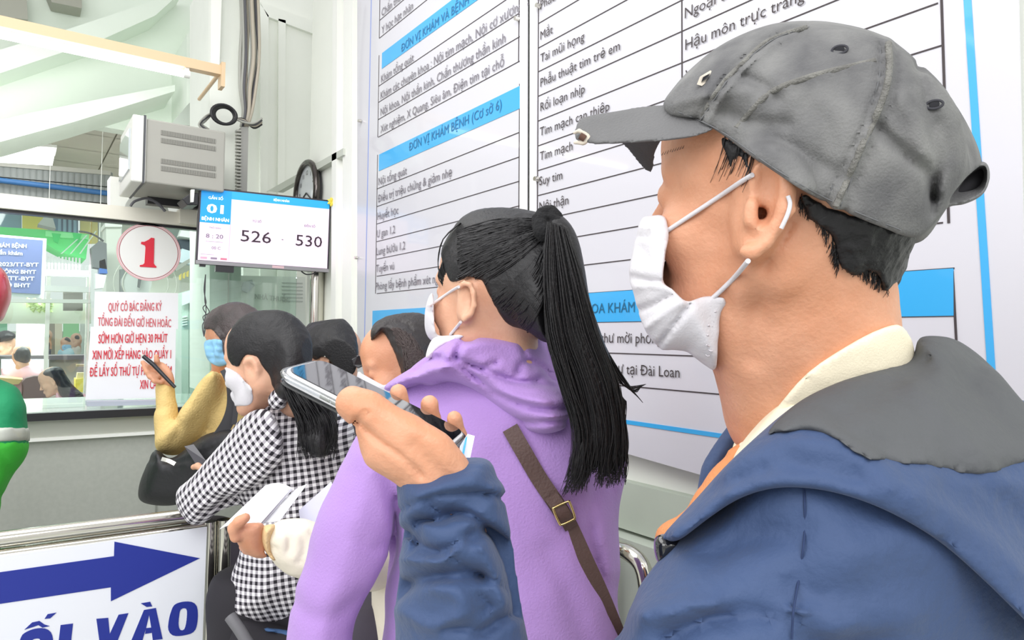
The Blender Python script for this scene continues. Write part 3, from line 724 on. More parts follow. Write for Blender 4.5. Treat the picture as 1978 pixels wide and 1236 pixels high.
for k, (z0, pts) in enumerate(((0, ((252, 398), (262, 388), (290, 384), (320, 408))), (1, ((285, 384), (305, 392), (318, 408))))):
    q = smooth_line([onY(x, y, 3.2) for x, y in pts], 6); MB().tube(q, .005, 8).build('cable', M_cab[1], bk)
dsh = disc(onY(282, 412, 3.55), .09, .03).build('dish_fan', mat('fan_grey', 'c9ccc8', .5)); tag(dsh, 'grey round fan head just above the beam below the television', 'fan')

qd = empty('queue_display', onY(510, 445, 3.02), 'flat queue display screen reading 526 to 530', 'screen')
YQ = 3.02
zt_q, zb_q = onY(385, 360, YQ)[2], onY(378, 516, YQ)[2]; xl, xr = onY(381, 440, YQ)[0], onY(638, 455, YQ)[0]
# screen is turned a little: corners taken at their own distance
TL, TR, BR, BL = onY(386, 360, 3.03), onY(640, 387, 2.99), onY(635, 526, 2.99), onY(378, 509, 3.03)
def qp(u, v): return (TL * (1 - u) + TR * u) * (1 - v) + (BL * (1 - u) + BR * u) * v
nq = np.cross(TR - TL, BL - TL); nq /= np.linalg.norm(nq)
if nq @ (C0 - TL) < 0: nq = -nq
def qrect(u0, v0, u1, v1, d0, d1): return MB().slab([qp(u0, v0) + nq * d0, qp(u1, v0) + nq * d0, qp(u1, v1) + nq * d0, qp(u0, v1) + nq * d0], nq * (d1 - d0))
qrect(0, 0, 1, 1, -.035, 0).build('casing', mat('display_casing', '35333a', .35), qd)
qrect(0, .955, 1, 1, 0, .003).build('lower_bezel', mat('bezel_silver', '9a989c', .3, metal=.4), qd)
def scr(col): return mat('screen_' + col, col, .4, emit=.42)
qrect(.012, .022, .985, .95, 0, .001).build('screen', scr('e2cfe2'), qd)
qrect(.012, .022, .228, .46, .001, .0016).build('screen_panel', scr('1593dd'), qd)
qrect(.228, .022, .985, .125, .001, .0016).build('screen_panel', scr('2a9fe2'), qd)
qrect(.226, .46, .229, .94, .001, .0016).build('screen_panel', scr('c9a9cc'), qd)
def qtext(s, u, v, hv, m, wu=None, bold=0, align='c'):
    uu = qp(1, v) - qp(0, v); W_ = np.linalg.norm(uu); uu /= W_; vv = qp(u, 0) - qp(u, 1); H_ = np.linalg.norm(vv); vv /= H_
    lettering(s, qp(u, v) + nq * .0022, uu, vv, m, qd, h=hv * H_, width=None if wu is None else wu * W_, bold=bold, align=align, depth=0)
S_w = scr('ffffff'); S_d = mat('screen_ink', '33202e', .5); S_g = mat('screen_grey_ink', '8a7c90', .5)
qtext('GẦN SỐ', .115, .15, .035, S_w, bold=.02); qtext('01', .115, .33, .12, S_w, .11, .03); qtext('BỆNH NHÂN', .12, .43, .045, S_w, .19, .03)
qtext('BỆNH NHÂN', .6, .09, .03, S_w, .12, .02); qtext('TỪ SỐ', .42, .40, .03, S_g); qtext('ĐẾN SỐ', .83, .40, .03, S_g)
qtext('526', .42, .665, .155, S_d, .225); qtext('530', .83, .665, .155, S_d, .21); qtext('-', .62, .62, .06, S_d)
qtext('THỜI GIAN', .12, .53, .02, S_g); qtext('8 : 20', .12, .655, .055, S_g, .12, .01); qtext('00 C', .135, .80, .04, S_g)
for u0, u1, v in ((.06, .18, .70), (.03, .12, .87)): qrect(u0, v, u1, v + .003, .001, .0018).build('screen_rule', S_g, qd)
for u0, c in ((.03, 'e0b0c8'), (.10, '9a8aa0'), (.17, 'e08098')): qrect(u0, .905, u0 + .045, .93, .001, .0018).build('screen_logo', mat('logo_' + c, c, .5), qd)
qrect(.55, .958, .64, .99, .003, .004).build('sticker', mat('sticker_pink', 'd9b8be', .5), qd)
qrect(.14, 1.0, .27, 1.085, -.03, -.002).build('sensor_box', M_dark, qd); qrect(.03, 1.0, .07, 1.03, -.03, -.004).build('sensor_box', M_dark, qd)
q = smooth_line([onY(x, y, 3.0) for x, y in ((582, 524), (592, 530), (606, 528), (612, 520))], 6); MB().tube(q, .003, 6).build('cable', M_dark, qd)
bow = empty('ribbon_bow', TR, 'small yellow rosette on the top right corner of the queue screen', 'rosette')
for k in range(7):
    a = k * 2 * math.pi / 7; c = qp(.997, .03) + nq * .012
    e1 = (qp(1, 0) - qp(0, 0)); e1 /= np.linalg.norm(e1); d_ = math.cos(a) * e1 + math.sin(a) * Z_
    MB().tube([c, c + d_ * .012 + nq * .006, c + d_ * .02], [.003, .008, .002], 8).build('petal', mat('rosette_yellow', 'ecd94e', .5), bow)

# chrome pole with arm carrying the display
po = empty('steel_pole', (onY(614, 560, 3.1)[0], 3.12, 0), 'polished steel pole carrying the queue display', 'pole')
px_ = onY(612, 560, 3.14)
MB().tube([(px_[0], 3.14, 0.02), (px_[0], 3.14, 1.80)], .031, 20).build('shaft', M_chrome, po)
MB().tube([(px_[0] + .02, 3.19, 0.02), (px_[0] + .02, 3.19, 1.80)], .011, 12).build('side_rod', mat('rod_dark', '6f6a5c', .25, metal=.8), po)
MB().tube([(px_[0], 3.14, 0.0), (px_[0], 3.14, .02)], .045, 24).build('base', M_chrome, po)
MB().slab([onY(x, y, 3.08) for x, y in ((636, 432), (650, 440), (648, 476), (636, 470))], (0, .05, 0)).build('arm', M_steel, po)
# wall clock
cl = empty('wall_clock', onX(598, 355, 1.15), 'round wall clock with dark chrome rim behind the queue screen', 'clock')
cc_ = onX(597, 372, 1.15); rc = .145
def xdisc(c, r, t, ring=None, n=40, X0=0.0):
    m_ = MB(); o_ = [c + r * (math.cos(a) * Y_ + math.sin(a) * Z_) for a in np.linspace(0, 2 * math.pi, n, endpoint=False)]
    if ring is None: m_.slab(o_, (-t, 0, 0))
    else: m_.tube([p - X_ * t for p in o_], ring, 10, closed=True)
    return m_
cc_ = np.array([1.15, onX(601, 380, 1.15)[1], onX(601, 374, 1.15)[2]])
xdisc(cc_, rc, .02).build('back', M_dark, cl); xdisc(cc_ - X_ * .02, rc - .015, .002).build('dial', mat('dial_grey', 'c9ced3', .3, coat=.5), cl)
xdisc(cc_, rc, .025, ring=.016).build('rim', mat('rim_chrome', '55504e', .15, metal=.8), cl)
for k in range(12):
    a = k * math.pi / 6; p = cc_ + .098 * (math.sin(a) * U + math.cos(a) * Z_) - X_ * .0235
    lettering(str(k if k else 12), p - Z_ * .01, U, V, M_line, cl, h=.022, align='c', name='numeral', depth=0)
for a, L in ((250, .06), (120, .085)):
    d_ = math.sin(math.radians(a)) * U + math.cos(math.radians(a)) * Z_; p = cc_ - X_ * .025
    MB().tube([p, p + d_ * L], .003, 6).build('hand', M_dark, cl)
# ================================================================== OFFICE BEHIND THE GLASS
def yb(name, pts, Y, t, col, par=None, rough=.6, emit=0, **k):
    if par is None:
        return MB().slab([onY(x, y, Y) for x, y in pts], (0, t, 0)).build(name, mat('c_' + col + ('e' if emit else ''), col, rough, emit=emit))
    return MB().slab([onY(x, y, Y) for x, y in pts], (0, t, 0)).build(name, mat('c_' + col + ('e' if emit else ''), col, rough, emit=emit), par)
def R4(x0, y0, x1, y1, s=0.0): return [(x0, y0), (x1, y0 + s * (x1 - x0)), (x1, y1 + s * (x1 - x0)), (x0, y1)]
p = empty('direction_poster', onY(40, 510, 4.2), 'navy poster with white lettering in a white frame behind the glass', 'poster')
yb('frame', [(-60, 448), (90, 461), (85, 576), (-60, 567)], 4.22, .03, 'eef0f0', p)
yb('print', [(-60, 453), (83, 464), (78, 568), (-60, 560)], 4.2, .02, '5b6796', p)
for s, xa, xb, y, h in (('KHÁM BỆNH', -12, 51, 479, 8), ('lần khám', -4, 43, 493, 8), ('Theo 21/2023/TT-BYT', -56, 74, 515, 8), ('KHÁM KHÔNG BHYT', -48, 69, 529, 8), ('Theo 23/TT-BYT', -40, 66, 542, 8), ('KHÁM CÓ BHYT', -36, 58, 555, 8)):
    gtext(p, s, xa, y - 2, xb, y, h, 4.195, M_white, bold=.02)
e = empty('awning', onY(90, 470, 7.0), 'bright green awning over the far office window', 'awning')
yb('canopy', [(-60, 434), (90, 444), (172, 452), (166, 500), (120, 488), (90, 472), (-60, 464)], 7.0, .5, '5be07f', e)
yb('valance', [(88, 446), (172, 453), (172, 462), (88, 456)], 6.95, .03, '8ff5a4', e)
for x0, x1 in ((100, 112), (140, 152)): yb('stripe', [(x0, 450), (x1 + 6, 452), (x1, 470), (x0 + 4, 466)], 6.94, .02, '23d76c', e)
e = empty('facade_panels', onY(60, 420, 7.3), 'blue and yellow cladding seen above the green awning', 'cladding')
for x0, x1, c in ((-60, 43, '7fa6bd'), (43, 93, 'ecdf5e'), (93, 152, '6f96b8'), (155, 190, 'eadb8d'), (190, 215, 'd9dcdc')):
    yb('cladding_panel', R4(x0, 395, x1 - 1, 470), 7.9 + (x0 % 7) * .01, .05, c, e)
for k in range(4): yb('cladding_panel', R4(112 + k * 10, 400, 118 + k * 10, 458), 7.86, .03, '8eb4d2', e)
e = empty('hanging_lamp', onY(98, 425, 6.0), 'small grey lamp shade hanging before the yellow panel', 'lamp')
yb('shade', [(86, 418), (102, 421), (108, 441), (73, 433)], 6.0, .18, '8d918c', e); MB().box((onY(94, 418, 6.0)[0], 6.08, onY(94, 419, 6.0)[2]), (onY(94, 418, 6.0)[0] + .004, 6.084, 2.99)).build('stem', M_white, e)
e = empty('white_railing', onY(130, 510, 6.8), 'white picket railing below the green awning', 'railing')
for k in range(11): yb('picket', R4(86 + k * 6.6, 494 + k * .4, 89.5 + k * 6.6, 522), 6.8, .02, 'f4f4f6', e)
yb('lower_rail', R4(84, 520, 172, 533, .03), 6.78, .03, 'f6f6f8', e)
for x in (90, 168):
    c = onY(x, 530, 6.8); MB().box((c[0], 6.8, 0), (c[0] + .03, 6.83, c[2])).build('post', M_white, e)
for k in range(3): yb('rod', [(148 + k * 18, 462 + k * -8), (151 + k * 18, 462 - k * 8), (120 + k * 18, 490), (117 + k * 18, 490)], 6.6, .01, 'e8f5ee', e)
yb('trim_12', R4(84, 551, 176, 562, .03), 6.5, .08, 'f4f5f6')['kind'] = 'structure'
yb('trim_13', R4(-60, 576, 176, 583, .01), 6.3, .08, 'e4e6e2')['kind'] = 'structure'
yb('window_1', R4(-60, 583, 176, 625), 6.9, .03, 'cdd5c6')['kind'] = 'structure'
e = empty('tree', onY(85, 595, 8.0), 'blurred light green foliage outside the office window', 'plants')
for k in range(60):
    x, y = 55 + 50 * random.random(), 582 + 22 * random.random(); c = onY(x, y, 6.85)
    MB().tube([c, c + np.array([.03 * random.uniform(-1, 1), 0, .03])], [.022, .004], 5).build('leaf', mat('leaf_green', 'b8cf8a', .6), e) if k < 40 else None
yb('wall_partition', R4(-60, 640, 176, 800), 12.9, .05, 'e3e2d9')['kind'] = 'structure'
e = empty('office_doors', onY(137, 640, 7), 'green office doors between cream posts far behind the glass', 'doors')
for x0, x1, c in ((88, 106, 'a79d8e'), (106, 120, 'f0e6cf'), (122, 153, '9de0a4'), (155, 170, 'dde4dc'), (-60, 14, 'a0dcbc')): yb('door_leaf', R4(x0, 618, x1, 760), 12.7, .04, c, e)
yb('dark_opening', R4(122, 560, 160, 600), 6.6, .04, '9a9790', e)
sc_ = empty('office_screen', onY(58, 655, 5.4), 'blank pale rectangular divider standing on the dark office ledge', 'divider')
yb('panel', [(32, 622), (88, 627), (84, 688), (29, 684)], 7.55, .03, 'd9d6cd', sc_)
ld = empty('office_ledge', onY(80, 690, 5.2), 'dark edged ledge crossing the office behind the staff', 'desk')
yb('ledge', [(-60, 688), (176, 686), (176, 694), (-60, 697)], 7.4, .35, '4b4548', ld)
yb('front', [(-60, 697), (176, 694), (176, 930), (-60, 930)], 7.5, .05, 'a9a69d', ld)
mo = empty('computer_monitor', onY(50, 715, 5.0), 'wide lit computer monitor in front of the staff member with back turned', 'monitor')
yb('bezel', [(2, 694), (94, 694), (94, 742), (2, 742)], 7.34, .03, 'dcdde6', mo); yb('screen', [(4, 696), (92, 696), (92, 738), (4, 738)], 7.32, .02, 'eef0ff', mo, emit=.5)
ch = empty('office_chair', onY(65, 750, 4.6), 'dark brown padded chair back between the two pink shirted staff', 'chair')
MB().slab([onY(x, y, 6.5) for x, y in ((42, 738), (50, 730), (66, 726), (84, 726), (92, 740), (96, 800), (42, 800))], (0, .08, 0)).build('backrest', mat('chair_brown', '5a3630', .6, var=.15, vscale=30), ch, bevel=.01)
yb('seat', [(42, 800), (96, 800), (96, 860), (42, 860)], 6.3, .3, '4a2c28', ch)
c = onY(69, 812, 6.45); MB().tube([c, np.array([c[0], c[1], .02])], .03, 10).build('pedestal', M_dark, ch); MB().tube([np.array([c[0], c[1], 0]), np.array([c[0], c[1], .03])], .25, 16).build('base', M_dark, ch)
fb = empty('file_box', onY(155, 735, 4.9), 'yellow file box beside the notice behind the counter', 'box')
yb('body', [(146, 732), (166, 730), (164, 758), (146, 756)], 7.1, .2, 'ddd254', fb); yb('lid', [(150, 720), (162, 720), (164, 731), (148, 732)], 7.12, .1, 'c9c188', fb)
yb('shelf_frame', R4(148, 704, 170, 708), 7.2, .1, '8d8060', fb)
dk = yb('office_desk', [(-40, 726), (44, 733), (36, 742), (-40, 745)], 6.6, .35, 'd9c08a'); tag(dk, 'light wooden desk corner left of the brown office chair', 'desk')
# stanchion, banners and clutter in the middle of the glass
e = empty('office_column', onY(218, 480, 5.5), 'pale square column behind the glass left of the round sign', 'column')
yb('shaft', R4(205, 436, 234, 1010), 5.5, .25, 'e2e2da', e); yb('dark_edge', R4(232, 520, 241, 760), 5.45, .3, '8f9495', e); yb('cap', R4(203, 430, 236, 438), 5.45, .3, 'eeeee8', e)
e = empty('hanging_bags', onY(190, 500, 5.2), 'dark bags and wires hanging beside the green awning', 'bags')
for q, c in (([(176, 478), (192, 465), (206, 470), (207, 520), (180, 516)], '6a6c70'), ([(192, 504), (203, 500), (208, 528), (192, 528)], '3a6fc4'), ([(184, 528), (206, 532), (200, 556), (184, 558)], 'eceef0')):
    yb('bag', q, 5.2, .12, c, e)
c = onY(192, 470, 5.25); MB().tube([c, np.array([c[0], c[1], 2.99])], .002, 6).build('hanging_cord', M_white, e)
q = smooth_line([onY(x, y, 5.0) for x, y in ((152, 447), (168, 449), (184, 455), (200, 466))], 6); MB().tube(q, .006, 6).build('wire', M_dark, e)
yb('wall_office_back', R4(236, 430, 640, 1100), 8.2, .05, 'd9dcd4')['kind'] = 'structure'
e = empty('wall_fan', onY(270, 552, 5.0), 'grey wall fan partly hidden below the round sign', 'fan')
c = onY(262, 548, 5.0); disc(c, .085, .05).build('hub', mat('fan_hub', 'b5b8b6', .5), e)
for r in (.18, .13): 
    MB().tube([c - Y_ * .06 + X_ * .05 + r * (math.cos(a) * X_ + math.sin(a) * Z_) for a in np.linspace(0, 6.283, 32, endpoint=False)], .004, 6, closed=True).build('guard_ring', M_grey, e)
yb('bracket', [(268, 535), (274, 535), (270, 556), (266, 554)], 4.9, .02, '55585a', e)
e = empty('dark_shelf', onY(350, 470, 5.2), 'dark open shelf holding white papers right of the round sign', 'shelf')
yb('back', [(318, 442), (400, 448), (400, 520), (345, 500)], 5.2, .05, '7d8682', e); yb('dark_box', [(344, 462), (400, 466), (400, 496), (352, 482)], 5.1, .1, '4c5460', e)  # inner box is darker than the shelf back
for k, q in enumerate(([(352, 440), (385, 442), (384, 462), (346, 456)], [(352, 480), (378, 488), (372, 512), (342, 505)])): yb('paper_pile', q, 5.0 - .02 * k, .08, ('f3f3f3', 'dce8f4')[k], e)
yb('side_board', [(337, 516), (376, 494), (380, 498), (340, 524)], 4.9, .03, 'aaa9a4', e)
lk = empty('metal_locker', onY(372, 640, 4.4), 'pale green metal locker with louvred doors behind the glass', 'locker')
yb('body', [(352, 566), (384, 556), (386, 1110), (348, 1110)], 4.4, .4, 'd3e4dc', lk)
for x0, x1 in ((351, 364), (367, 381)):
    dr = yb('locker_door', [(x0, 588), (x1, 584), (x1, 1000), (x0, 1000)], 4.39, .01, 'bcd5ca', lk)
    for k in range(4): yb('louvre', [(x0 + 2, 612 + k * 5), (x1 - 2, 610 + k * 5), (x1 - 2, 612 + k * 5), (x0 + 2, 614 + k * 5)], 4.37, .02, 'eef6f2', dr)
yb('top_sign', [(352, 566), (384, 556), (384, 578), (352, 590)], 4.36, .01, 'e6ecf2', lk)
for k in range(3): yb('sticker', [(346 + k * 7, 532 - k * 3), (351 + k * 7, 528 - k * 3), (350 + k * 7, 541 - k * 3), (346 + k * 7, 540 - k * 3)], 4.5, .01, 'c9b66a', lk)
ps = empty('framed_notice', onY(520, 580, 4.3), 'pale printed poster with faint lettering behind the glass under the queue screen', 'poster')
yb('print', [(455, 532), (590, 535), (590, 640), (452, 636)], 3.7, .02, 'e4e8e2', ps)
gtext(ps, 'NHÀ THUỐC', 492, 577, 560, 584, 10, 3.69, mat('print_faint', 'b4b8b4', .6), bold=.03)
for k in range(6): yb('text_line', [(545, 545 + k * 7), (585, 546 + k * 7), (585, 547.6 + k * 7), (545, 546.6 + k * 7)], 3.695, .004, 'c2c6c4', ps)
yb('seal_mark', [(470, 545), (487, 540), (492, 552), (478, 566), (466, 560)], 3.69, .004, 'bfc6c6', ps)
e = empty('wire_tangle', onY(396, 600, 3.45), 'tangled dark wires hanging on the glass left of the yellow cardigan head', 'wires')
for k in range(3):
    q = smooth_line([onY(x, y, 3.38) for x, y in ((397, 530), (394 + k, 560), (398 - k, 585), (392 + 6 * k, 595 + 4 * k), (400 - 4 * k, 612), (391 + 3 * k, 628), (394, 650))], 6); MB().tube(q, .0022, 5).build('wire', M_cab[1], e)

# ------------------------------------------------------------------ rail with the arrow sign
RY = 1.83
rl = empty('queue_rail', (0.2, RY, 0), 'polished steel queue rail with double top tube behind the arrow sign', 'rail')
za = onY(0, 1036, RY)[2]; xe = onY(400, 1000, RY)[0]
p0 = onY(-40, 1031, RY); p1 = onY(396, 992, RY)
MB().tube([(-1.5, RY, p1[2]), (p1[0], RY, p1[2])], .017, 18).build('top_tube', M_chrome, rl)
MB().tube([(-1.5, RY - .004, p1[2] - .036), (p1[0], RY - .004, p1[2] - .036)], .017, 18).build('top_tube', M_chrome, rl)
for x in (402, 430):
    c = onY(x, 1100, RY); MB().tube([(c[0], RY, .02), (c[0], RY, p1[2] - (.02 if x == 402 else .02))], .017, 16).build('post', M_chrome, rl)
c = onY(416, 1100, RY); MB().box((c[0] - .02, RY - .004, .05), (c[0] + .02, RY + .004, p1[2] - .03)).build('post_plate', mat('plate_dark', '5f6668', .25, metal=.8), rl)
for k in (.12, .5): MB().tube([(-1.5, RY, k), (c[0], RY, k)], .012, 12).build('lower_tube', M_chrome, rl)
sg = empty('arrow_sign', onY(200, 1140, 1.79), 'white sign with a blue right arrow hanging on the queue rail', 'sign')
YS = 1.79
def sp(x, y, d=0): return onY(x, y, YS - d)
MB().slab([sp(-60, 1084), sp(400, 1018), sp(391, 1245), sp(380, 1330), sp(-60, 1400)], (0, .006, 0)).build('panel', mat('sign_panel', 'e9ecf4', .35, coat=.5), sg)
MB().slab([sp(x, y) for x, y in ((-60, 1113), (0, 1105), (220, 1074), (221, 1046), (386, 1078), (214, 1161), (214, 1134), (0, 1166), (-60, 1176))], (0, -.001, 0)).build('arrow', M_navy, sg)
def letter(polys, name='lettering'):
    m_ = MB()
    for q in polys: m_.slab([sp(x, y) for x, y in q], (0, -.001, 0))
    return m_.build(name, M_navy, sg)
def ring_letter(outer, inner, extra=()):
    def rs(p, n=36):
        p = smooth_line(p, 6, True); c = p.mean(0); a = np.arctan2(p[:, 1] - c[1], p[:, 0] - c[0]); o = np.argsort(a); t = np.linspace(-math.pi, math.pi, n, endpoint=False)
        r = np.interp(t, a[o], np.hypot(*(p - c).T)[o], period=2 * math.pi); return c + np.stack([np.cos(t), np.sin(t)], 1) * r[:, None]
    a, b = rs(outer), rs(inner); n = len(a)
    return letter([[a[k], a[(k + 1) % n], b[(k + 1) % n], b[k]] for k in range(n)] + list(extra))
ring_letter([(330, 1182), (337, 1168), (354, 1162), (372, 1163), (381, 1174), (381, 1202), (374, 1220), (354, 1227), (334, 1227), (325, 1216), (326, 1198)], [(349, 1177), (359, 1175), (361, 1186), (357, 1213), (349, 1217), (345, 1208), (346, 1190)])
letter([[(278, 1178), (301, 1174), (314, 1234), (295, 1236), (292, 1212), (288, 1188), (282, 1213), (274, 1240), (251, 1243)], [(282, 1213), (292, 1212), (293, 1222), (280, 1224)], [(272, 1165), (290, 1162), (294, 1171), (283, 1172)]])
letter([[(186, 1195), (209, 1193), (212, 1224), (229, 1187), (248, 1184), (222, 1250), (194, 1253)]])
letter([[(117, 1207), (141, 1204), (134, 1268), (109, 1272)]])
ring_letter([(40, 1232), (48, 1222), (68, 1214), (88, 1214), (100, 1224), (102, 1248), (92, 1276), (66, 1288), (40, 1284), (32, 1262)], [(60, 1238), (70, 1233), (78, 1236), (77, 1256), (69, 1268), (60, 1268), (56, 1252)],
            [[(47, 1216), (62, 1202), (76, 1199), (86, 1206), (96, 1209), (82, 1212), (74, 1207), (66, 1210)], [(86, 1195), (92, 1186), (109, 1183), (97, 1194)]])
# bench arm rest beside the wall
bn = empty('bench', (1.0, .55, 0), 'curved polished steel bench armrest between purple hoodie and blue jacket', 'bench')
q = smooth_line([P(x, y, z) for x, y, z in ((1150, 1046, 1.5), (1185, 1056, 1.42), (1215, 1068, 1.36), (1238, 1090, 1.33), (1248, 1125, 1.32), (1252, 1180, 1.31), (1255, 1290, 1.31))], 8)
MB().tube(q, .0165, 18).build('armrest', M_chrome, bn)
c = proj(q[-1]); MB().tube([q[-1], np.array([q[-1][0], q[-1][1], .02])], .018, 16).build('leg', M_chrome, bn)
MB().tube([q[0], np.array([q[0][0], q[0][1], .02])], .018, 16).build('leg', M_chrome, bn)
MB().box((q[-1][0] - .32, q[-1][1] - .2, .40), (1.09, q[0][1] + .1, .43)).build('seat', M_steel, bn)
# ================================================================== MAN IN CAP
man = empty('person', (P(1600, 900, .58)[0], P(1600, 900, .58)[1], 0), 'nearest person in grey baseball cap and navy jacket raising a phone', 'person')
HM = head_frame(1508, 412, .575, yaw=14, pitch=3, scale=1.04)
hf = head_field(HM, .0025, ext=((-.14, -.11, -.24), (.15, .12, .17)), ears=(-1,), neck=[((-.03, 0, -.02), .062)])
q = hf.p
# neck towards the collar
hf.chain([q(1560, 480, .575), q(1555, 640, .60), q(1590, 800, .62)], [.058, .060, .066], k=.04)
hf.chain([q(1480, 640, .58), q(1500, 800, .61)], [.035, .040], k=.03)
# near ear by its own outline
def ear(f, pts, rs, k=.0035): f.chain([f.p(*a) for a in pts], rs, k=k)
hf.puff([(1452, 350), (1468, 322), (1492, 314), (1514, 330), (1526, 365), (1526, 405), (1514, 442), (1492, 474), (1462, 497), (1438, 498), (1432, 480), (1440, 445), (1448, 400)], [(1440, 400, .500), (1525, 400, .488), (1450, 500, .502)], .006, .010, k=.006)
hf.cap(q(1470, 345, .515), q(1460, 470, .515), .018, .016, k=.008)
ear(hf, [(1456, 352, .494), (1470, 326, .490), (1492, 319, .486), (1511, 336, .483), (1520, 368, .481), (1518, 405, .482), (1505, 440, .485), (1482, 470, .489), (1455, 488, .492), (1441, 486, .494)],
    [.0030, .0038, .0046, .0052, .0058, .0056, .0050, .0050, .0060, .0048])
ear(hf, [(1494, 352, .487), (1496, 392, .486), (1488, 428, .488), (1468, 446, .491)], [.003, .0045, .0045, .004])
hf.ell(q(1478, 366, .486), (.0085, .007, .017), k=.004, mode='sub'); hf.ell(q(1470, 408, .487), (.0075, .009, .010), k=.004, mode='sub')
hf.cap(q(1469, 412, .49), q(1470, 412, .515), .0045, .004, k=.002, mode='sub')
ear(hf, [(1452, 395, .493), (1451, 428, .493)], [.0045, .005])
# cheekbone, temple hollow, jaw line, neck cords
hf.crease([(1330, 350), (1360, 390), (1400, 420)], 26, -.0015, near=.56); hf.crease([(1420, 520), (1400, 600), (1392, 690)], 20, .003, near=.55)
hf.crease([(1480, 520), (1465, 600), (1455, 690)], 24, .0045, near=.57); hf.crease([(1530, 430), (1500, 480), (1470, 520)], 9, .0035, near=.54)
hf.crease([(1268, 305), (1276, 318), (1272, 345)], 9, .002)
hf.noise(.0005, .012, 3)
body_parts = [hf.surf(2)]

# hand with five fingers around the phone
hd = Fld.px(630, 700, 960, 1010, .38, .62, .0017); q = hd.p
hd.puff([(650, 782), (660, 760), (684, 752), (712, 762), (760, 795), (812, 824), (850, 842), (880, 868), (897, 890), (915, 925), (900, 955), (810, 960), (772, 936), (742, 912), (712, 895), (700, 868), (690, 842), (672, 818), (656, 800)],
        [(660, 780, .470), (760, 840, .468), (880, 900, .466), (760, 900, .466), (860, 1000, .484)], .015, .017, k=.008)
hd.ell(q(795, 868, .468), (.026, .017, .018), k=.014)
# thumb: two bones along the near edge of the phone
hd.chain([q(678, 776, .466), q(712, 792, .462), q(780, 835, .462)], [.0088, .0098, .0125], k=.008)
# palm under the phone
hd.chain([q(740, 850, .485), q(770, 850, .505)], [.013, .012], k=.012); hd.chain([q(800, 880, .49), q(820, 880, .51)], [.014, .012], k=.012)
hd.chain([q(860, 900, .49), q(868, 900, .505)], [.014, .012], k=.012)
# index hidden, then middle, ring, little finger tips curling over the far edge
for pts, r in ((((735, 840, .50), (716, 822, .545), (712, 790, .565)), .0075), (((765, 850, .50), (768, 828, .552), (772, 792, .565), (770, 758, .560)), .0078), (((805, 866, .50), (822, 850, .555), (832, 815, .568), (830, 780, .562)), .0078), (((850, 880, .50), (868, 868, .545), (884, 842, .555), (878, 808, .548)), .0066)):
    hd.chain([q(*a) for a in pts], [r * 1.15] + [r * 1.05] * (len(pts) - 2) + [r * .92], k=.004)
hd.chain([q(846, 920, .474), q(885, 1000, .492)], [.020, .018], k=.012)
for c in ([(676, 826), (690, 806), (706, 792)], [(682, 832), (696, 812), (712, 798)]): hd.crease(c, 3.0, .0024, near=.475)
hd.crease([(690, 812), (730, 850), (780, 885), (815, 920)], 7, .0034, near=.475); hd.crease([(800, 860), (840, 905), (870, 935)], 14, .0026, near=.475)
hd.noise(.0004, .006, 5)
body_parts.append(hd.surf(2))
# arm and trunk, hidden inside the clothes
ar = Fld((-.05, -.75, -.95), (.62, .05, -.30), .012)
ar.chain([ar.p(890, 1000, .495), ar.p(930, 1250, .505), ar.p(1080, 1500, .50), ar.p(1420, 1150, .56), ar.p(1560, 960, .60)], [.019, .026, .032, .044, .05], k=.02)
ar.chain([ar.p(1590, 740, .62), ar.p(1640, 1000, .66), ar.p(1640, 1500, .68)], [.06, .10, .11], k=.04)
body_parts.append(ar.surf(1))
npmesh('body', body_parts, M_skin, man)

# hair: temple wisps, nape
hr = hf.shell(.004, [(1600, 400), (1550, 375), (1560, 420), (1590, 440), (1612, 470), (1622, 510), (1650, 535), (1680, 520), (1700, 545), (1712, 562), (1735, 540), (1755, 500), (1768, 450), (1700, 430)])
hr.puff([(1560, 370), (1575, 410), (1610, 440), (1622, 492), (1640, 518), (1668, 520), (1700, 540), (1710, 558), (1722, 556), (1745, 520), (1760, 480), (1770, 445), (1760, 380), (1650, 340)], .575, .07, .06, k=.01)
hr.noise(.0018, .004, 8)
side = hf.shell(.0016, [(1395, 262), (1440, 285), (1450, 330), (1452, 352), (1442, 345), (1436, 315), (1420, 300), (1412, 330), (1404, 310), (1396, 285)], zmax=.56); side.noise(.0016, .004, 2)
npmesh('hair', [hr.surf(1), side.surf(1)], M_hair, man)
ln = []
def fline(f, pts, off=.0015):
    """pixel polyline dropped on the near side of a field"""
    out = []
    px, py, zc = None, None, None
    for x, y in pts:
        r = ray(x, y); Zs = np.arange(.3, 1.4, .001); W = C0 + Zs[:, None] * r; L = (W - f.M[:3, 3]) @ np.linalg.inv(f.M[:3, :3]).T
        g = np.round((L - f.lo) / f.h).astype(int); ok = np.all((g >= 0) & (g < f.n), 1); v = np.full(len(Zs), 9.); v[ok] = f.F[g[ok, 0], g[ok, 1], g[ok, 2]]
        k = np.argmax(v < 0) if (v < 0).any() else None
        out.append(None if k is None else W[k] - ray(x, y) * off)
    good = [o for o in out if o is not None]
    return np.array(good)
for k in range(34):
    x = 1400 + 58 * random.random(); y = 258 + (x - 1392) * .62; L_ = 30 + 45 * random.random()
    if random.random() < .3: L_ *= 1.4
    pts = [(x - L_ * .16 * t * (1 + t), y + L_ * t) for t in np.linspace(0, 1, 5)]
    l_ = fline(hf, pts); ln.append(l_) if len(l_) > 3 else None
for k in range(150):
    t = random.random(); x = 1545 + 75 * t; y = 380 + 120 * t * t + random.uniform(-8, 20); a = random.uniform(.6, 1.7)
    pts = [(x - 12 * u * math.cos(a) * 1.2 + 3 * u, y + 24 * u * math.sin(a)) for u in np.linspace(0, 1, 4)]
    l_ = fline(hf, pts); ln.append(l_) if len(l_) > 3 else None
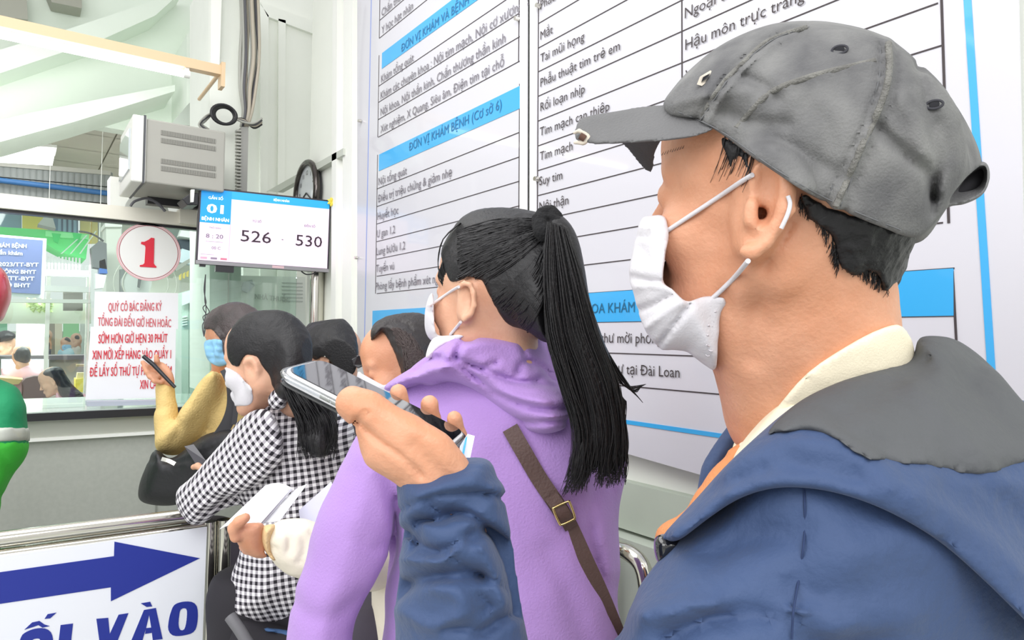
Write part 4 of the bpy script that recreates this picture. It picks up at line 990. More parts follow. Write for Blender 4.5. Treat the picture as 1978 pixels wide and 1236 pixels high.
for k in range(160):
    t = random.random(); x = 1612 + 105 * t; y = 485 + 60 * t + random.uniform(-10, 6)
    pts = [(x + random.uniform(-1, 1) * 4 * u - 3 * u, y + (18 + 10 * t) * u) for u in np.linspace(0, 1, 4)]
    l_ = fline(hf, pts); ln.append(l_) if len(l_) > 3 else None
strands('hair_strands', ln, M_hair, man, .0004, .00015)
# far eyebrow and lashes, near brow tip
bl = [fline(hf, [(1278 + 4 * t + k * 5, 300 - k * 1.6 - 7 * t) for t in (0, .5, 1)]) for k in range(9)]
strands('eyebrow', [b for b in bl if len(b) == 3], M_hairb, man, .0003, .0001)

# cap
cp = Fld.px(1240, 20, 1960, 500, .40, .80, .0026)
cp.puff([(1293, 207), (1310, 178), (1345, 140), (1395, 98), (1450, 70), (1510, 53), (1575, 49), (1640, 58), (1690, 72), (1730, 88), (1770, 120), (1815, 165), (1850, 210), (1880, 262), (1898, 312), (1900, 345), (1870, 372), (1835, 395), (1806, 420), (1768, 458), (1700, 436), (1620, 402), (1540, 362), (1480, 322), (1440, 292), (1385, 250), (1340, 225)],
        .577, .100, .075, k=.01)
headg = np.maximum(resample(hf, cp) - .011, (Tab([(1293, 207), (1345, 140), (1395, 98), (1510, 53), (1640, 58), (1730, 88), (1815, 165), (1850, 210), (1898, 312), (1835, 395), (1768, 458), (1700, 436), (1620, 402), (1540, 362), (1480, 322), (1440, 292), (1385, 250), (1340, 225)])(*cp.pix()[:2]) * .577 / FOC).astype(np.float32))
cp.comb((slice(None),) * 3, headg, .02, 'add')
cp.crease([(1560, 50), (1490, 72), (1440, 110), (1400, 150), (1365, 200), (1345, 232)], 5, .0030); cp.crease([(1555, 55), (1500, 82), (1455, 118), (1415, 160), (1382, 212), (1364, 244)], 5, -.0028, near=.57)
for c, w, a in (([(1715, 82), (1716, 140), (1700, 200), (1660, 290), (1625, 370), (1612, 400)], 7, -.0040), ([(1702, 84), (1700, 150), (1682, 210), (1645, 290), (1608, 360), (1596, 388)], 4, .0030), ([(1730, 92), (1732, 150), (1716, 220), (1676, 300), (1644, 380), (1632, 405)], 4, .0030),
                ([(1420, 250), (1480, 185), (1560, 150), (1690, 118)], 5, -.0016), ([(1430, 145), (1470, 165), (1500, 190)], 12, .005), ([(1400, 215), (1450, 235), (1520, 240)], 12, .0035), ([(1480, 260), (1560, 300), (1640, 350)], 14, .003),
                ([(1690, 240), (1740, 290), (1790, 330), (1800, 380)], 12, .007), ([(1770, 130), (1790, 180), (1800, 250), (1812, 300), (1806, 350), (1798, 410)], 9, .004), ([(1815, 240), (1830, 290), (1815, 340)], 14, .003), ([(1740, 190), (1770, 240), (1780, 300)], 16, -.004), ([(1560, 200), (1600, 250), (1590, 320)], 18, .002)):
    cp.crease(c, w, a, near=.60)
cp.noise(.0010, .025, 11)
band_in = Tab([(1300, 215), (1345, 236), (1385, 262), (1440, 300), (1480, 332), (1540, 372), (1620, 412), (1700, 446), (1766, 468), (1766, 600), (1300, 600)])
hole = Tab([(1822, 392), (1832, 364), (1858, 338), (1888, 322), (1903, 322), (1907, 345), (1895, 372), (1862, 388), (1838, 393)])
cpo = cp.copy(); cp.puff(hole, [(1820, 360, .560), (1900, 340, .575), (1860, 390, .56)], .06, .012, mode='sub', k=.003, smooth=0)
M_cap = mat('cap_washed_grey', '7f7f7e', .85, bump=.22, bscale=520, col2='5a5a5c', vscale=26)
crown = npmesh('cap_crown', [cp.surf(1)], M_cap, man, label='washed grey cotton crown of the cap')
hl = Fld.px(1790, 290, 1930, 420, .42, .70, .002)
hl.puff([(1806, 410), (1816, 380), (1834, 350), (1862, 326), (1892, 312), (1908, 318), (1912, 345), (1898, 376), (1864, 394), (1832, 400), (1812, 420)], [(1820, 360, .556), (1900, 340, .572), (1860, 390, .556)], .045, .02, k=.003)
hl.puff(hole, [(1820, 360, .53), (1900, 340, .55), (1860, 390, .53)], .05, .015, mode='sub', k=.002)
npmesh('back_opening', [hl.surf(1)], mat('cap_edge', '757576', .85, bump=.3, bscale=420), man)
ins = Fld.px(1800, 300, 1925, 410, .5, .64, .003); ins.puff([(1822, 390), (1836, 360), (1880, 326), (1902, 326), (1904, 346), (1890, 370), (1850, 388)], .585, .012, .02); npmesh('cap_lining', [ins.surf(1)], mat('cap_lining', '3b3a3e', .9), man)
# brim: curved plate, near half and far half seen from below
def brim_pt(u, v):     # u: -1 far edge .. 1 near edge across, v: 0 root .. 1 tip
    root_n, root_m, root_f = P(1382, 247, .500), P(1296, 206, .585), P(1262, 300, .665)
    tip_n, tip_m, tip_f = P(1122, 268, .565), P(1122, 234, .61), P(1150, 262, .66)
    def quad(a, b, c, t): return a * (t * (t + 1) / 2) + b * (1 - t * t) + c * (t * (t - 1) / 2)
    return quad(root_n, root_m, root_f, u) * (1 - v) + quad(tip_n, tip_m, tip_f, u) * v
outl = []
bm_ = Fld.px(1090, 190, 1410, 350, .44, .74, .002)
tb_near = [(1380, 244), (1340, 262), (1290, 270), (1230, 274), (1170, 277), (1128, 276), (1111, 268), (1112, 245), (1128, 226), (1180, 216), (1240, 206), (1296, 203), (1340, 220)]
bm_.puff(tb_near, [(1380, 245, .515), (1115, 272, .575), (1300, 205, .56), (1130, 230, .59)], .0055, .006, k=.003)
bm_.crease([(1375, 250), (1330, 264), (1240, 272), (1150, 276)], 5, -.0010)
bfar = Fld.px(1090, 190, 1410, 350, .54, .76, .002)
bfar.puff([(1198, 270), (1240, 262), (1300, 250), (1330, 262), (1290, 262), (1268, 290), (1262, 325), (1254, 333), (1236, 318), (1214, 290)], [(1198, 270, .62), (1262, 330, .675), (1330, 260, .60)], .005, .006, k=.003)
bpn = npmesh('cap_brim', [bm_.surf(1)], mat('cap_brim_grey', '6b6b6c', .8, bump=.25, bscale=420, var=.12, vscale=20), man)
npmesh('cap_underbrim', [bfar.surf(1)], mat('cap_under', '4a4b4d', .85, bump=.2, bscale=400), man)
fr = Fld.px(1100, 240, 1150, 300, .54, .60, .0012); fr.chain([fr.p(*a) for a in ((1110, 256, .572), (1120, 253, .570), (1134, 262, .568), (1138, 269, .567), (1126, 276, .568), (1112, 275, .570))], .0016, k=.002); fr.noise(.0006, .003, 4)
npmesh('frayed_edge', [fr.surf(0)], mat('frayed', 'cfc6b8', .9), man)
MB().tube([P(1120, 262, .566), P(1130, 268, .566)], .0028, 10).build('brim_hole', mat('hole_dark', '5c4238', .9), man)
# eyelets, worn patch and strap
def eyelet(x, y, Z, w, h_, name='eyelet', col='3c3c42'):
    c = P(x, y, Z); r = ray(x, y) / np.linalg.norm(ray(x, y)); up = RW[:, 1]; rt = np.cross(r, up)
    MB().tube([c + rt * w * math.cos(a) + up * h_ * math.sin(a) for a in np.linspace(0, 6.283, 20, endpoint=False)], .0009, 6, closed=True).build(name, mat('stitch_' + col, col, .9), man)
l1 = fline(cp, [(1622, 96), (1805, 202), (1358, 150)], .0)
for (x, y), w_ in zip(((1622, 96), (1805, 202)), l1):
    Z = proj(w_)[2]; eyelet(x, y, Z - .0022, .0052, .0028)
    c = P(x, y, Z - .002); MB().tube([c, c + ray(x, y) * .004], [.003, .002], 12).build('eyelet_hole', mat('hole_black', '2b2b30', .9), man)
z_ = fline(cp, [(1362, 150)], 0)
if len(z_):
    Z = proj(z_[0])[2] - .003; MB().slab([P(1346, 163, Z), P(1352, 148, Z), P(1372, 136, Z + .004), P(1382, 140, Z + .004), P(1372, 152, Z), P(1356, 166, Z)], ray(1360, 150) * .003).build('worn_patch', mat('frayed', 'cfc6b8', .9), man)
    MB().slab([P(1355, 158, Z - .001), P(1358, 149, Z - .001), P(1372, 141, Z + .003), P(1368, 150, Z - .001)], ray(1360, 150) * .003).build('worn_hole', mat('hole_black', '2b2b30', .9), man)
st = Fld.px(1730, 380, 1850, 480, .45, .62, .002); st.puff([(1756, 448), (1790, 425), (1798, 420), (1800, 432), (1782, 448), (1768, 462)], [(1756, 448, .535), (1800, 425, .548), (1780, 460, .535)], .004, .006); npmesh('cap_strap', [st.surf(1)], M_cap, man)
# seam stitching lines
for pts in ([(1563, 52), (1498, 74), (1447, 112), (1406, 154), (1372, 205), (1352, 234)], [(1720, 86), (1722, 142), (1706, 205), (1666, 295), (1634, 375), (1622, 402)], [(1700, 88), (1699, 145), (1682, 205), (1646, 285), (1610, 355), (1600, 386)], [(1310, 216), (1350, 232), (1400, 258), (1450, 293), (1500, 328), (1580, 375), (1660, 412), (1740, 444)]):
    l_ = fline(cp, smooth_line(pts, 6), .0002)
    if len(l_) > 3: MB().tube(l_, .0005, 5).build('seam', mat('seam_thread', '6a6b6d', .9), man)

for pts in ([(1716, 84), (1717, 142), (1701, 202), (1661, 291), (1626, 371), (1613, 400)], [(1422, 248), (1482, 184), (1560, 150), (1690, 118)], [(1556, 54), (1484, 80), (1438, 120), (1394, 165), (1358, 222)]):
    l_ = fline(cp, smooth_line(pts, 8), -.0012)
    if len(l_) > 3: MB().tube(l_, .0022, 8).build('seam_tape', mat('tape_grey', '8b8a85', .9, bump=.6, bscale=500, col2='6e6d6a', vscale=90), man)
# mask
mk_poly = [(1240, 421), (1262, 417), (1283, 417), (1290, 440), (1291, 460), (1284, 500), (1280, 545), (1298, 558), (1316, 577), (1330, 583), (1352, 574), (1378, 572), (1403, 577), (1402, 592), (1393, 600), (1388, 650), (1384, 710), (1372, 712), (1342, 690), (1325, 678), (1300, 676), (1278, 676), (1262, 660), (1247, 640), (1234, 605), (1222, 560), (1214, 534), (1220, 495), (1230, 450)]
mb_ = hf.copy()
mb_.puff([(1240, 421), (1285, 417), (1330, 440), (1400, 560), (1410, 600), (1400, 700), (1384, 712), (1342, 690), (1325, 678), (1280, 676), (1247, 640), (1234, 605), (1214, 534), (1220, 495), (1230, 450)], .595, .052, .05, k=.01)
for c, w, a in (([(1216, 534), (1250, 540), (1281, 545)], 4, .0030), ([(1222, 556), (1262, 552), (1284, 556)], 5, -.0015), ([(1232, 600), (1262, 588), (1296, 572)], 5, .0036), ([(1246, 634), (1290, 600), (1318, 582)], 6, -.0022), ([(1272, 668), (1300, 630), (1332, 590)], 5, .0038),
                ([(1228, 430), (1288, 432)], 2.5, .0012), ([(1228, 440), (1290, 441)], 2.5, -.0012), ([(1226, 456), (1290, 458)], 3, .0016), ([(1284, 676), (1330, 676)], 5, .001), ([(1240, 480), (1250, 500)], 9, .0016)):
    mb_.crease(c, w, a * 1.4)
mk = mb_.shell(.0035, mk_poly, smooth=2, k=.002); mk.noise(.0005, .009, 2)
npmesh('face_mask', [mk.surf(1)], M_mask, man)
for i, (x0, y0, x1, y1) in enumerate([(1372 - k * .9 + (k % 2) * 5, 590 + k * 9.5, 1380 - k * .9 + (k % 2) * 5, 592 + k * 9.5) for k in range(11)]):
    l_ = fline(mk, [(x0, y0), ((x0 + x1) / 2, y0 + 3), (x1, y1)], .0004)
    if len(l_) == 3: MB().tube(l_, .0006, 4).build('mask_emboss', mat('emboss_grey', 'cfcbd0', .8), man)
def elastic(pts, f, par, r=.0016, Z=None, off=.002, m=M_mask):
    p3 = [P(x, y, z) for x, y, z in pts]; MB().tube(smooth_line(p3, 8), r, 8).build('ear_loop', m, par)
def depth_on(f, x, y, d=.6):
    l_ = fline(f, [(x, y)], 0); return proj(l_[0])[2] if len(l_) else d
za_ = depth_on(hf, 1330, 420); 
elastic([(x, y, min(depth_on(hf, x, y, .56), .60) - .003) for x, y in ((1290, 445), (1340, 412), (1390, 379), (1430, 352), (1453, 338))], hf, man, .0019)
elastic([(x, y, depth_on(hf, x, y, .5) - .0022) for x, y in ((1522, 378), (1526, 394), (1521, 415), (1509, 441))], hf, man, .0015)
elastic([(x, y, depth_on(hf, x, y, .5) - .003) for x, y in ((1445, 504), (1420, 534), (1396, 558), (1374, 578))], hf, man, .0019)

# clothes -----------------------------------------------------------
M_jack = mat('jacket_navy', '364b72', .72, bump=.25, bscale=70, var=.10, vscale=12, sheen=.1)
M_hood = mat('hood_grey', '55575a', .8, bump=.25, bscale=60, var=.10, vscale=10)
M_polo = mat('polo_cream', 'f0e6cc', .85, bump=.12, bscale=600)
M_orange = mat('shirt_orange', 'd98f5c', .85, bump=.3, bscale=400)
co = Fld.px(1360, 600, 1830, 960, .42, .78, .0032)
co.puff([(1430, 860), (1470, 812), (1530, 750), (1590, 705), (1650, 668), (1705, 642), (1740, 636), (1752, 640), (1768, 700), (1740, 760), (1700, 860), (1600, 960), (1440, 960), (1415, 900)], [(1430, 860, .56), (1750, 640, .60), (1700, 800, .60), (1500, 760, .585)], .078, .06, k=.01)
co.crease([(1706, 640), (1640, 668), (1560, 722), (1500, 790), (1452, 850)], 6, -.002); co.crease([(1768, 702), (1690, 716), (1600, 752), (1530, 806), (1440, 880)], 6, .003)
cband = hf.shell(.0065, [(1704, 634), (1745, 632), (1772, 702), (1690, 724), (1600, 762), (1540, 812), (1470, 868), (1420, 890), (1428, 856), (1452, 846), (1500, 788), (1560, 720), (1640, 666)], smooth=3, k=.002)
npmesh('polo_collar', [co.surf(1), cband.surf(1)], M_polo, man, label='cream knitted polo collar')
of = Fld.px(1250, 780, 1560, 1120, .46, .74, .004)
of.puff([(1418, 862), (1395, 880), (1350, 940), (1330, 972), (1296, 1000), (1268, 1024), (1270, 1060), (1330, 1060), (1480, 960), (1500, 880), (1450, 850)], [(1420, 870, .60), (1270, 1030, .60), (1480, 950, .60)], .03, .03, k=.01)
of.crease([(1330, 975), (1322, 985), (1300, 1002)], 4, .003); of.crease([(1405, 880), (1360, 905), (1352, 935)], 5, .003); npmesh('shirt', [of.surf(1)], M_orange, man, label='orange shirt front showing in the jacket opening')
fl_ = Fld.px(1330, 760, 1470, 980, .60, .74, .004)
fl_.puff([(1432, 792), (1400, 830), (1372, 870), (1354, 905), (1348, 960), (1370, 965), (1420, 880), (1450, 840), (1455, 800)], .66, .02, .02); npmesh('far_lapel', [fl_.surf(1)], M_jack, man, label='far lapel of the navy jacket')
c2 = Fld.px(1400, 800, 1470, 900, .58, .66, .0025); c2.puff([(1440, 822), (1420, 850), (1412, 880), (1425, 880), (1450, 850)], .618, .012, .012); npmesh('far_collar', [c2.surf(1)], M_polo, man)
jk = Fld.px(1150, 680, 2330, 1560, .40, .95, .0058)
jk.puff([(1452, 872), (1500, 838), (1600, 800), (1760, 760), (1990, 780), (2200, 960), (2280, 1300), (2280, 1700), (1160, 1700), (1170, 1300), (1186, 1230), (1215, 1150), (1262, 1095), (1330, 1030), (1400, 960)], [(1250, 1150, .53), (1450, 1000, .545), (2000, 900, .60), (1700, 1400, .58), (2100, 1300, .62)], .15, .16, k=.02)
jk.chain([jk.p(1600, 1090, .535), jk.p(1430, 1210, .50), jk.p(1310, 1420, .48)], [.050, .056, .060], k=.03)
for c, w, a in (([(1552, 940), (1554, 1020), (1545, 1100), (1532, 1180), (1530, 1240)], 4, .0030), ([(1470, 1128), (1510, 1134), (1545, 1128)], 8, .006), ([(1500, 1160), (1550, 1155), (1600, 1140)], 10, .005), ([(1490, 1185), (1540, 1180), (1580, 1190)], 8, -.006),
                ([(1290, 1236), (1340, 1205), (1400, 1190), (1450, 1185), (1490, 1190)], 18, .010), ([(1240, 1190), (1300, 1180), (1380, 1165)], 18, -.007), ([(1600, 1220), (1680, 1190), (1760, 1190)], 26, -.006), ([(1640, 1080), (1740, 1040), (1840, 1090)], 40, -.006), ([(1380, 1080), (1450, 1040), (1530, 1030)], 26, .006), ([(1560, 1236), (1620, 1250), (1700, 1240)], 16, .010), ([(1200, 1240), (1206, 1180), (1220, 1150)], 12, .004)):
    jk.crease(c, w, a * 1.35)
jk.noise(.0042, .05, 21); jk.noise(.0010, .02, 22)
jsurf = jk.surf(4)
cf = Fld.px(740, 860, 1080, 1400, .38, .60, .0028)
cf.puff([(768, 932), (775, 1000), (790, 1010), (960, 960), (958, 920), (942, 888), (900, 884), (840, 892), (795, 910)], [(780, 930, .485), (940, 890, .49), (880, 990, .475)], .046, .035, k=.008)
cf.puff([(778, 975), (776, 1040), (768, 1120), (764, 1236), (780, 1480), (1110, 1480), (1060, 1330), (1022, 1236), (1004, 1130), (988, 1040), (968, 960), (950, 945), (850, 962)], [(780, 960, .485), (1000, 1100, .49), (900, 1400, .50)], .054, .050, k=.008)
cuff_line = [(776, 985), (820, 965), (880, 952), (930, 952), (968, 962)]
cf.crease(cuff_line, 5, .0042); cf.crease([(776, 940), (800, 922), (850, 905), (900, 896), (940, 900)], 5, -.001)
for c, w, a in (([(812, 1005), (850, 1004), (885, 992), (920, 1000), (950, 1030), (970, 1070)], 7, .010), ([(830, 975), (850, 990), (872, 985)], 6, .004), ([(790, 1030), (815, 1055), (850, 1065), (885, 1050)], 8, .008), ([(905, 1040), (935, 1025), (965, 1045), (985, 1100), (1000, 1160)], 12, .016),
                ([(870, 1075), (900, 1095), (930, 1112), (975, 1135)], 6, .006), ([(770, 1140), (820, 1120), (880, 1110), (930, 1112)], 14, .012), ([(780, 1080), (850, 1085), (880, 1060), (920, 1030)], 8, -.006), ([(820, 1130), (880, 1145), (900, 1180)], 16, -.006), ([(925, 1150), (945, 1170), (930, 1180)], 7, .006), ([(940, 1215), (970, 1195), (1000, 1180)], 12, .009), ([(860, 1215), (900, 1212), (930, 1225)], 8, .006), ([(800, 1000), (812, 1040), (800, 1060)], 5, .004), ([(775, 1180), (830, 1210), (880, 1195)], 12, -.005), ([(930, 1060), (960, 1130), (975, 1180)], 10, -.005)):
    cf.crease(c, w, a, near=.495)
cf.noise(.0014, .018, 31)
csurf = cf.surf(2)
for pts in ([(1553, 946), (1555, 1020), (1546, 1100), (1533, 1180), (1530, 1234)],):
    l_ = smooth_line(fline(jk, smooth_line(pts, 2), .0012), 4)
    if len(l_) > 3: MB().tube(l_, .0008, 5).build('seam', mat('seam_navy', '26365a', .9), man)
# upper sleeve below the frame joins forearm and shoulder
us = Fld.px(820, 1330, 1560, 1800, .36, .66, .008)
us.chain([us.p(920, 1400, .495), us.p(1060, 1640, .49), us.p(1180, 1640, .485), us.p(1340, 1380, .49)], [.052, .056, .06, .062], k=.03)
npmesh('jacket', [jsurf, csurf, us.surf(1)], M_jack, man)
# turned back hood lying over the shoulders
hp = [(1430, 872), (1478, 828), (1540, 775), (1620, 735), (1700, 712), (1762, 690), (1772, 660), (1800, 655), (1850, 668), (1920, 722), (1985, 795), (2120, 960), (2150, 1200), (2050, 1260), (1978, 1196), (1900, 1120), (1820, 1050), (1740, 1000), (1660, 965), (1580, 945), (1500, 942), (1430, 962), (1370, 1000), (1310, 1045), (1288, 1044), (1276, 1040), (1290, 1022), (1340, 968), (1390, 912)]
ho = Fld.px(1240, 620, 2180, 1290, .38, .88, .0042)
ho.F = np.minimum(ho.F, 9.)
ho.puff([(1420, 900), (1478, 828), (1540, 775), (1620, 735), (1700, 712), (1762, 690), (1772, 658), (1800, 652), (1850, 665), (1920, 720), (1985, 793), (2150, 960), (2200, 1400), (1700, 1400), (1270, 1100), (1280, 1035), (1340, 968)], [(1450, 900, .53), (1800, 660, .60), (2100, 1000, .60), (1700, 1200, .575), (1300, 1050, .54)], .165, .15, k=.02)
ho.F = np.minimum(ho.F, resample(jk, ho) - .016)
for c, w, a in (([(1500, 850), (1600, 860), (1700, 900), (1850, 930), (1978, 935)], 16, -.004), ([(1440, 930), (1500, 900), (1580, 905), (1680, 935)], 14, .0035), ([(1640, 800), (1720, 740), (1790, 700)], 18, .003), ([(1760, 740), (1830, 800), (1900, 880)], 20, -.004), ([(1800, 700), (1870, 740), (1960, 840)], 14, .003), ([(1600, 790), (1640, 830), (1720, 870)], 12, .003), ([(1700, 930), (1800, 970), (1900, 1040), (1978, 1110)], 22, -.006), ([(1330, 1000), (1400, 940), (1480, 905)], 11, .0028), ([(1300, 1025), (1380, 965), (1460, 925)], 11, -.0028), ([(1850, 900), (1930, 960), (1990, 1030)], 16, .004)):
    ho.crease(c, w, a, near=.62)
ho.noise(.0026, .045, 41, (1, 1.4, 1)); ho.noise(.0007, .02, 42)
hood = ho.shell(.0, hp, k=.006)
grey = [(1762, 692), (1772, 655), (1800, 648), (1860, 660), (1925, 715), (1995, 795), (2160, 950), (2160, 1010), (2060, 900), (1978, 895), (1930, 912), (1878, 920), (1820, 908), (1760, 898), (1690, 892), (1655, 880), (1620, 852), (1590, 838), (1550, 832), (1500, 838), (1478, 838), (1540, 778), (1620, 738), (1700, 714)]
npmesh('hood', [hood.surf(4)], M_jack, man)
npmesh('hood_panel', [ho.shell(.0040, grey, k=.002).surf(4)], M_hood, man, label='dark grey panel of the folded hood')
tg = Fld.px(1250, 1010, 1360, 1110, .48, .60, .002)
tg.puff([(1264, 1040), (1290, 1030), (1312, 1034), (1345, 1060), (1330, 1085), (1290, 1092), (1268, 1082)], .525, .014, .012); tg.crease([(1270, 1046), (1295, 1040), (1318, 1050)], 4, .0012)
npmesh('toggle', [tg.surf(1)], mat('toggle_black', '1c1c20', .12, coat=1), man, label='glossy black toggle at the jacket opening')
# trousers and shoes stand below the frame
def legs(par, px, Z, dx=.10, r=.085, top=.95, col='2d3038', yaw=None, name='trousers'):
    c = P(px, 900, Z); f = Fld((c[0] - .35, c[1] - .35, 0.04), (c[0] + .35, c[1] + .35, top + .08), .02, np.eye(4))
    a = RW[:, 0]; a = a - Z_ * a[2]; a /= np.linalg.norm(a)
    for s_ in (-1, 1): f.chain([c * [1, 1, 0] + a * dx * s_ * .8 + Z_ * top, c * [1, 1, 0] + a * dx * s_ + Z_ * .5, c * [1, 1, 0] + a * dx * s_ + Z_ * .07], [r * 1.25, r * .8, r * .62], k=.04)
    npmesh(name, [f.surf(1)], mat('cloth_' + col, col, .85, bump=.1), par)
    for s_ in (-1, 1):
        g = Fld((c[0] - .35, c[1] - .35, 0), (c[0] + .35, c[1] + .35, .12), .012, np.eye(4)); d = c * [1, 1, 0] + a * dx * s_; fw = -RW[:, 2]; fw = fw * [1, 1, 0]; fw /= np.linalg.norm(fw)
        fw = -a * .9 + fw * .4; fw /= np.linalg.norm(fw); g.chain([d + Z_ * .045 - fw * .03, d + Z_ * .035 + fw * .14], [.042, .034], k=.01); npmesh('shoe', [g.surf(1)], M_dark, par)
legs(man, 1640, .66, r=.095, top=.92)

# phone in its clear case ------------------------------------------------
PA, PB, PC, PD = P(545, 712, .500), P(621, 692, .560), P(898, 836, .535), P(858, 872, .470)
PD = PA + (PC - PB)
ph = empty('phone', (PA + PC) / 2, 'white edged smartphone in a clear case held flat in the raised hand', 'phone')
pu = PB - PA; pl_ = PC - PB; wu, wl = np.linalg.norm(pu), np.linalg.norm(pl_); pu /= wu; pl_ -= pu * (pl_ @ pu); wl = np.linalg.norm(pl_); pl_ /= wl; pn_ = np.cross(pu, pl_); pn_ *= np.sign(pn_ @ Z_)
def rrect(c, a, b, r, n=6):
    o = []
    for sx_, sy_, a0 in ((1, 1, 0), (-1, 1, 90), (-1, -1, 180), (1, -1, 270)):
        for k in range(n + 1):
            t = math.radians(a0 + 90 * k / n); o.append(c + pu * (sx_ * (a - r) + r * math.cos(t)) + pl_ * (sy_ * (b - r) + r * math.sin(t)))
    return o
pc_ = PA + pu * wu / 2 + pl_ * wl / 2
MB().slab(rrect(pc_ - pn_ * .0085, wu / 2, wl / 2, .011), pn_ * .008).build('body', mat('phone_white', 'e9e8ea', .25, coat=.5), ph, bevel=.0012)
MB().slab(rrect(pc_ - pn_ * .0006, wu / 2 - .002, wl / 2 - .002, .009), pn_ * .0008).build('screen', mat('phone_glass', '15141a', .03, coat=1.0, spec=1.0), ph)
MB().tube(rrect(pc_ - pn_ * .004, wu / 2 + .0016, wl / 2 + .0016, .012), .0022, 8, closed=True).build('case_rim', glass_mat('case_clear', 'f4f7fa', .18, .15), ph)
MB().slab(rrect(pc_ - pn_ * .0105, wu / 2 + .0014, wl / 2 + .0014, .012), pn_ * .0012).build('case_back', glass_mat('case_clear'), ph)
for t in (.26, .33): 
    c = PA + pl_ * wl * t - pn_ * .0045 - pu * .0004; MB().tube([c, c + pl_ * .008], .0012, 6).build('side_button', M_grey, ph)
for t in (-.2, 0, .2): 
    c = pc_ + pl_ * (wl / 2 + .0015) - pn_ * .004 + pu * wu * t; MB().tube([c, c + pl_ * .0006], .0012, 8).build('port', M_dark, ph)
cd = MB().slab([P(888, 862, .50), P(903, 838, .515), P(917, 842, .515), P(905, 900, .50), P(888, 885, .495)], ray(900, 860) * .0012).build('card', mat('card_white', 'e9eef8', .4), None); tag(cd, 'white card with blue edge tucked behind the phone above the cuff', 'card')
MB().slab([P(899, 846, .508), P(903, 842, .508), P(895, 886, .498), P(891, 884, .498)], ray(900, 860) * -.0006).build('blue_edge', M_blue, cd)
# ================================================================== WOMAN IN PURPLE HOODIE
M_purple = mat('hoodie_purple', 'ae8bcc', .85, bump=.2, bscale=300, sheen=.15, col2='a581c4', vscale=5)
wp = empty('person', (P(980, 900, 1.0)[0], P(980, 900, 1.0)[1], 0), 'woman with long black ponytail, white mask and purple hoodie seen from behind', 'person')
HB = head_frame(958, 590, 1.02, yaw=40, pitch=5, scale=.97)
hb = head_field(HB, .0032, ears=(), neck=[((-.02, 0, -.03), .045), ((-.03, 0, -.10), .047), ((-.03, 0, -.13), .041)])
q = hb.p
hb.puff([(884, 552), (890, 542), (905, 543), (916, 556), (920, 580), (918, 602), (908, 616), (896, 622), (888, 612)], .945, .008, .012, k=.008)
hb.cap(q(902, 560, .96), q(898, 605, .96), .012, .012, k=.01)
hb.chain([q(*a) for a in ((888, 556, .935), (896, 547, .932), (908, 549, .930), (915, 566, .929), (916, 590, .930), (909, 607, .933), (897, 616, .936))], [.003, .0035, .0035, .004, .004, .0045, .005], k=.004)
hb.ell(q(898, 580, .934), (.005, .006, .011), k=.004, mode='sub')
npmesh('body', [hb.surf(2)], M_skin2, wp)
hmask = hb.copy(); hmask.puff([(831, 566), (850, 570), (866, 610), (884, 640), (880, 655), (838, 655), (824, 630), (822, 590)], 1.03, .05, .04, k=.01)
hmask.crease([(824, 600), (850, 612)], 4, .0015); hmask.crease([(836, 648), (880, 642)], 4, .0015)
npmesh('face_mask', [hmask.shell(.0035, [(822, 594), (829, 572), (836, 566), (838, 590), (840, 630), (848, 648), (885, 646), (895, 650), (850, 680), (822, 668), (820, 620)], k=.002).surf(1)], M_mask, wp)
elastic([(x, y, depth_on(hb, x, y, .99) - .004) for x, y in ((828, 592), (850, 577), (872, 562), (886, 554))], hb, wp, .0021)
elastic([(x, y, depth_on(hb, x, y, .95) - .004) for x, y in ((890, 622), (882, 632), (870, 646))], hb, wp, .0021)
ha = hb.copy()
cap_out = [(872, 446), (890, 422), (920, 406), (960, 400), (1000, 402), (1040, 410), (1080, 415), (1105, 440), (1118, 475), (1120, 540), (1115, 640), (1060, 662), (1020, 640), (985, 628), (968, 612), (950, 580), (935, 552), (918, 538), (898, 534), (880, 545), (868, 540), (858, 515), (852, 490), (858, 465)]
ha.puff([(872, 446), (890, 422), (920, 406), (960, 401), (1000, 402), (1040, 410), (1080, 418), (1100, 445), (1110, 500), (1105, 600), (1080, 660), (1010, 640), (950, 580), (920, 540), (880, 545), (858, 510)], [(870, 480, 1.05), (1080, 480, 1.0), (960, 620, .99)], .092, .07, k=.01)
sc2 = ha.shell(.004, cap_out)
for k in range(9):
    a = k / 8; sc2.crease([(1060, 436), (980 - 40 * a, 430 + 60 * a), (885 + 50 * a, 450 + 110 * a)], 3.5, .0014)
sc2.noise(.0010, .006, 3)
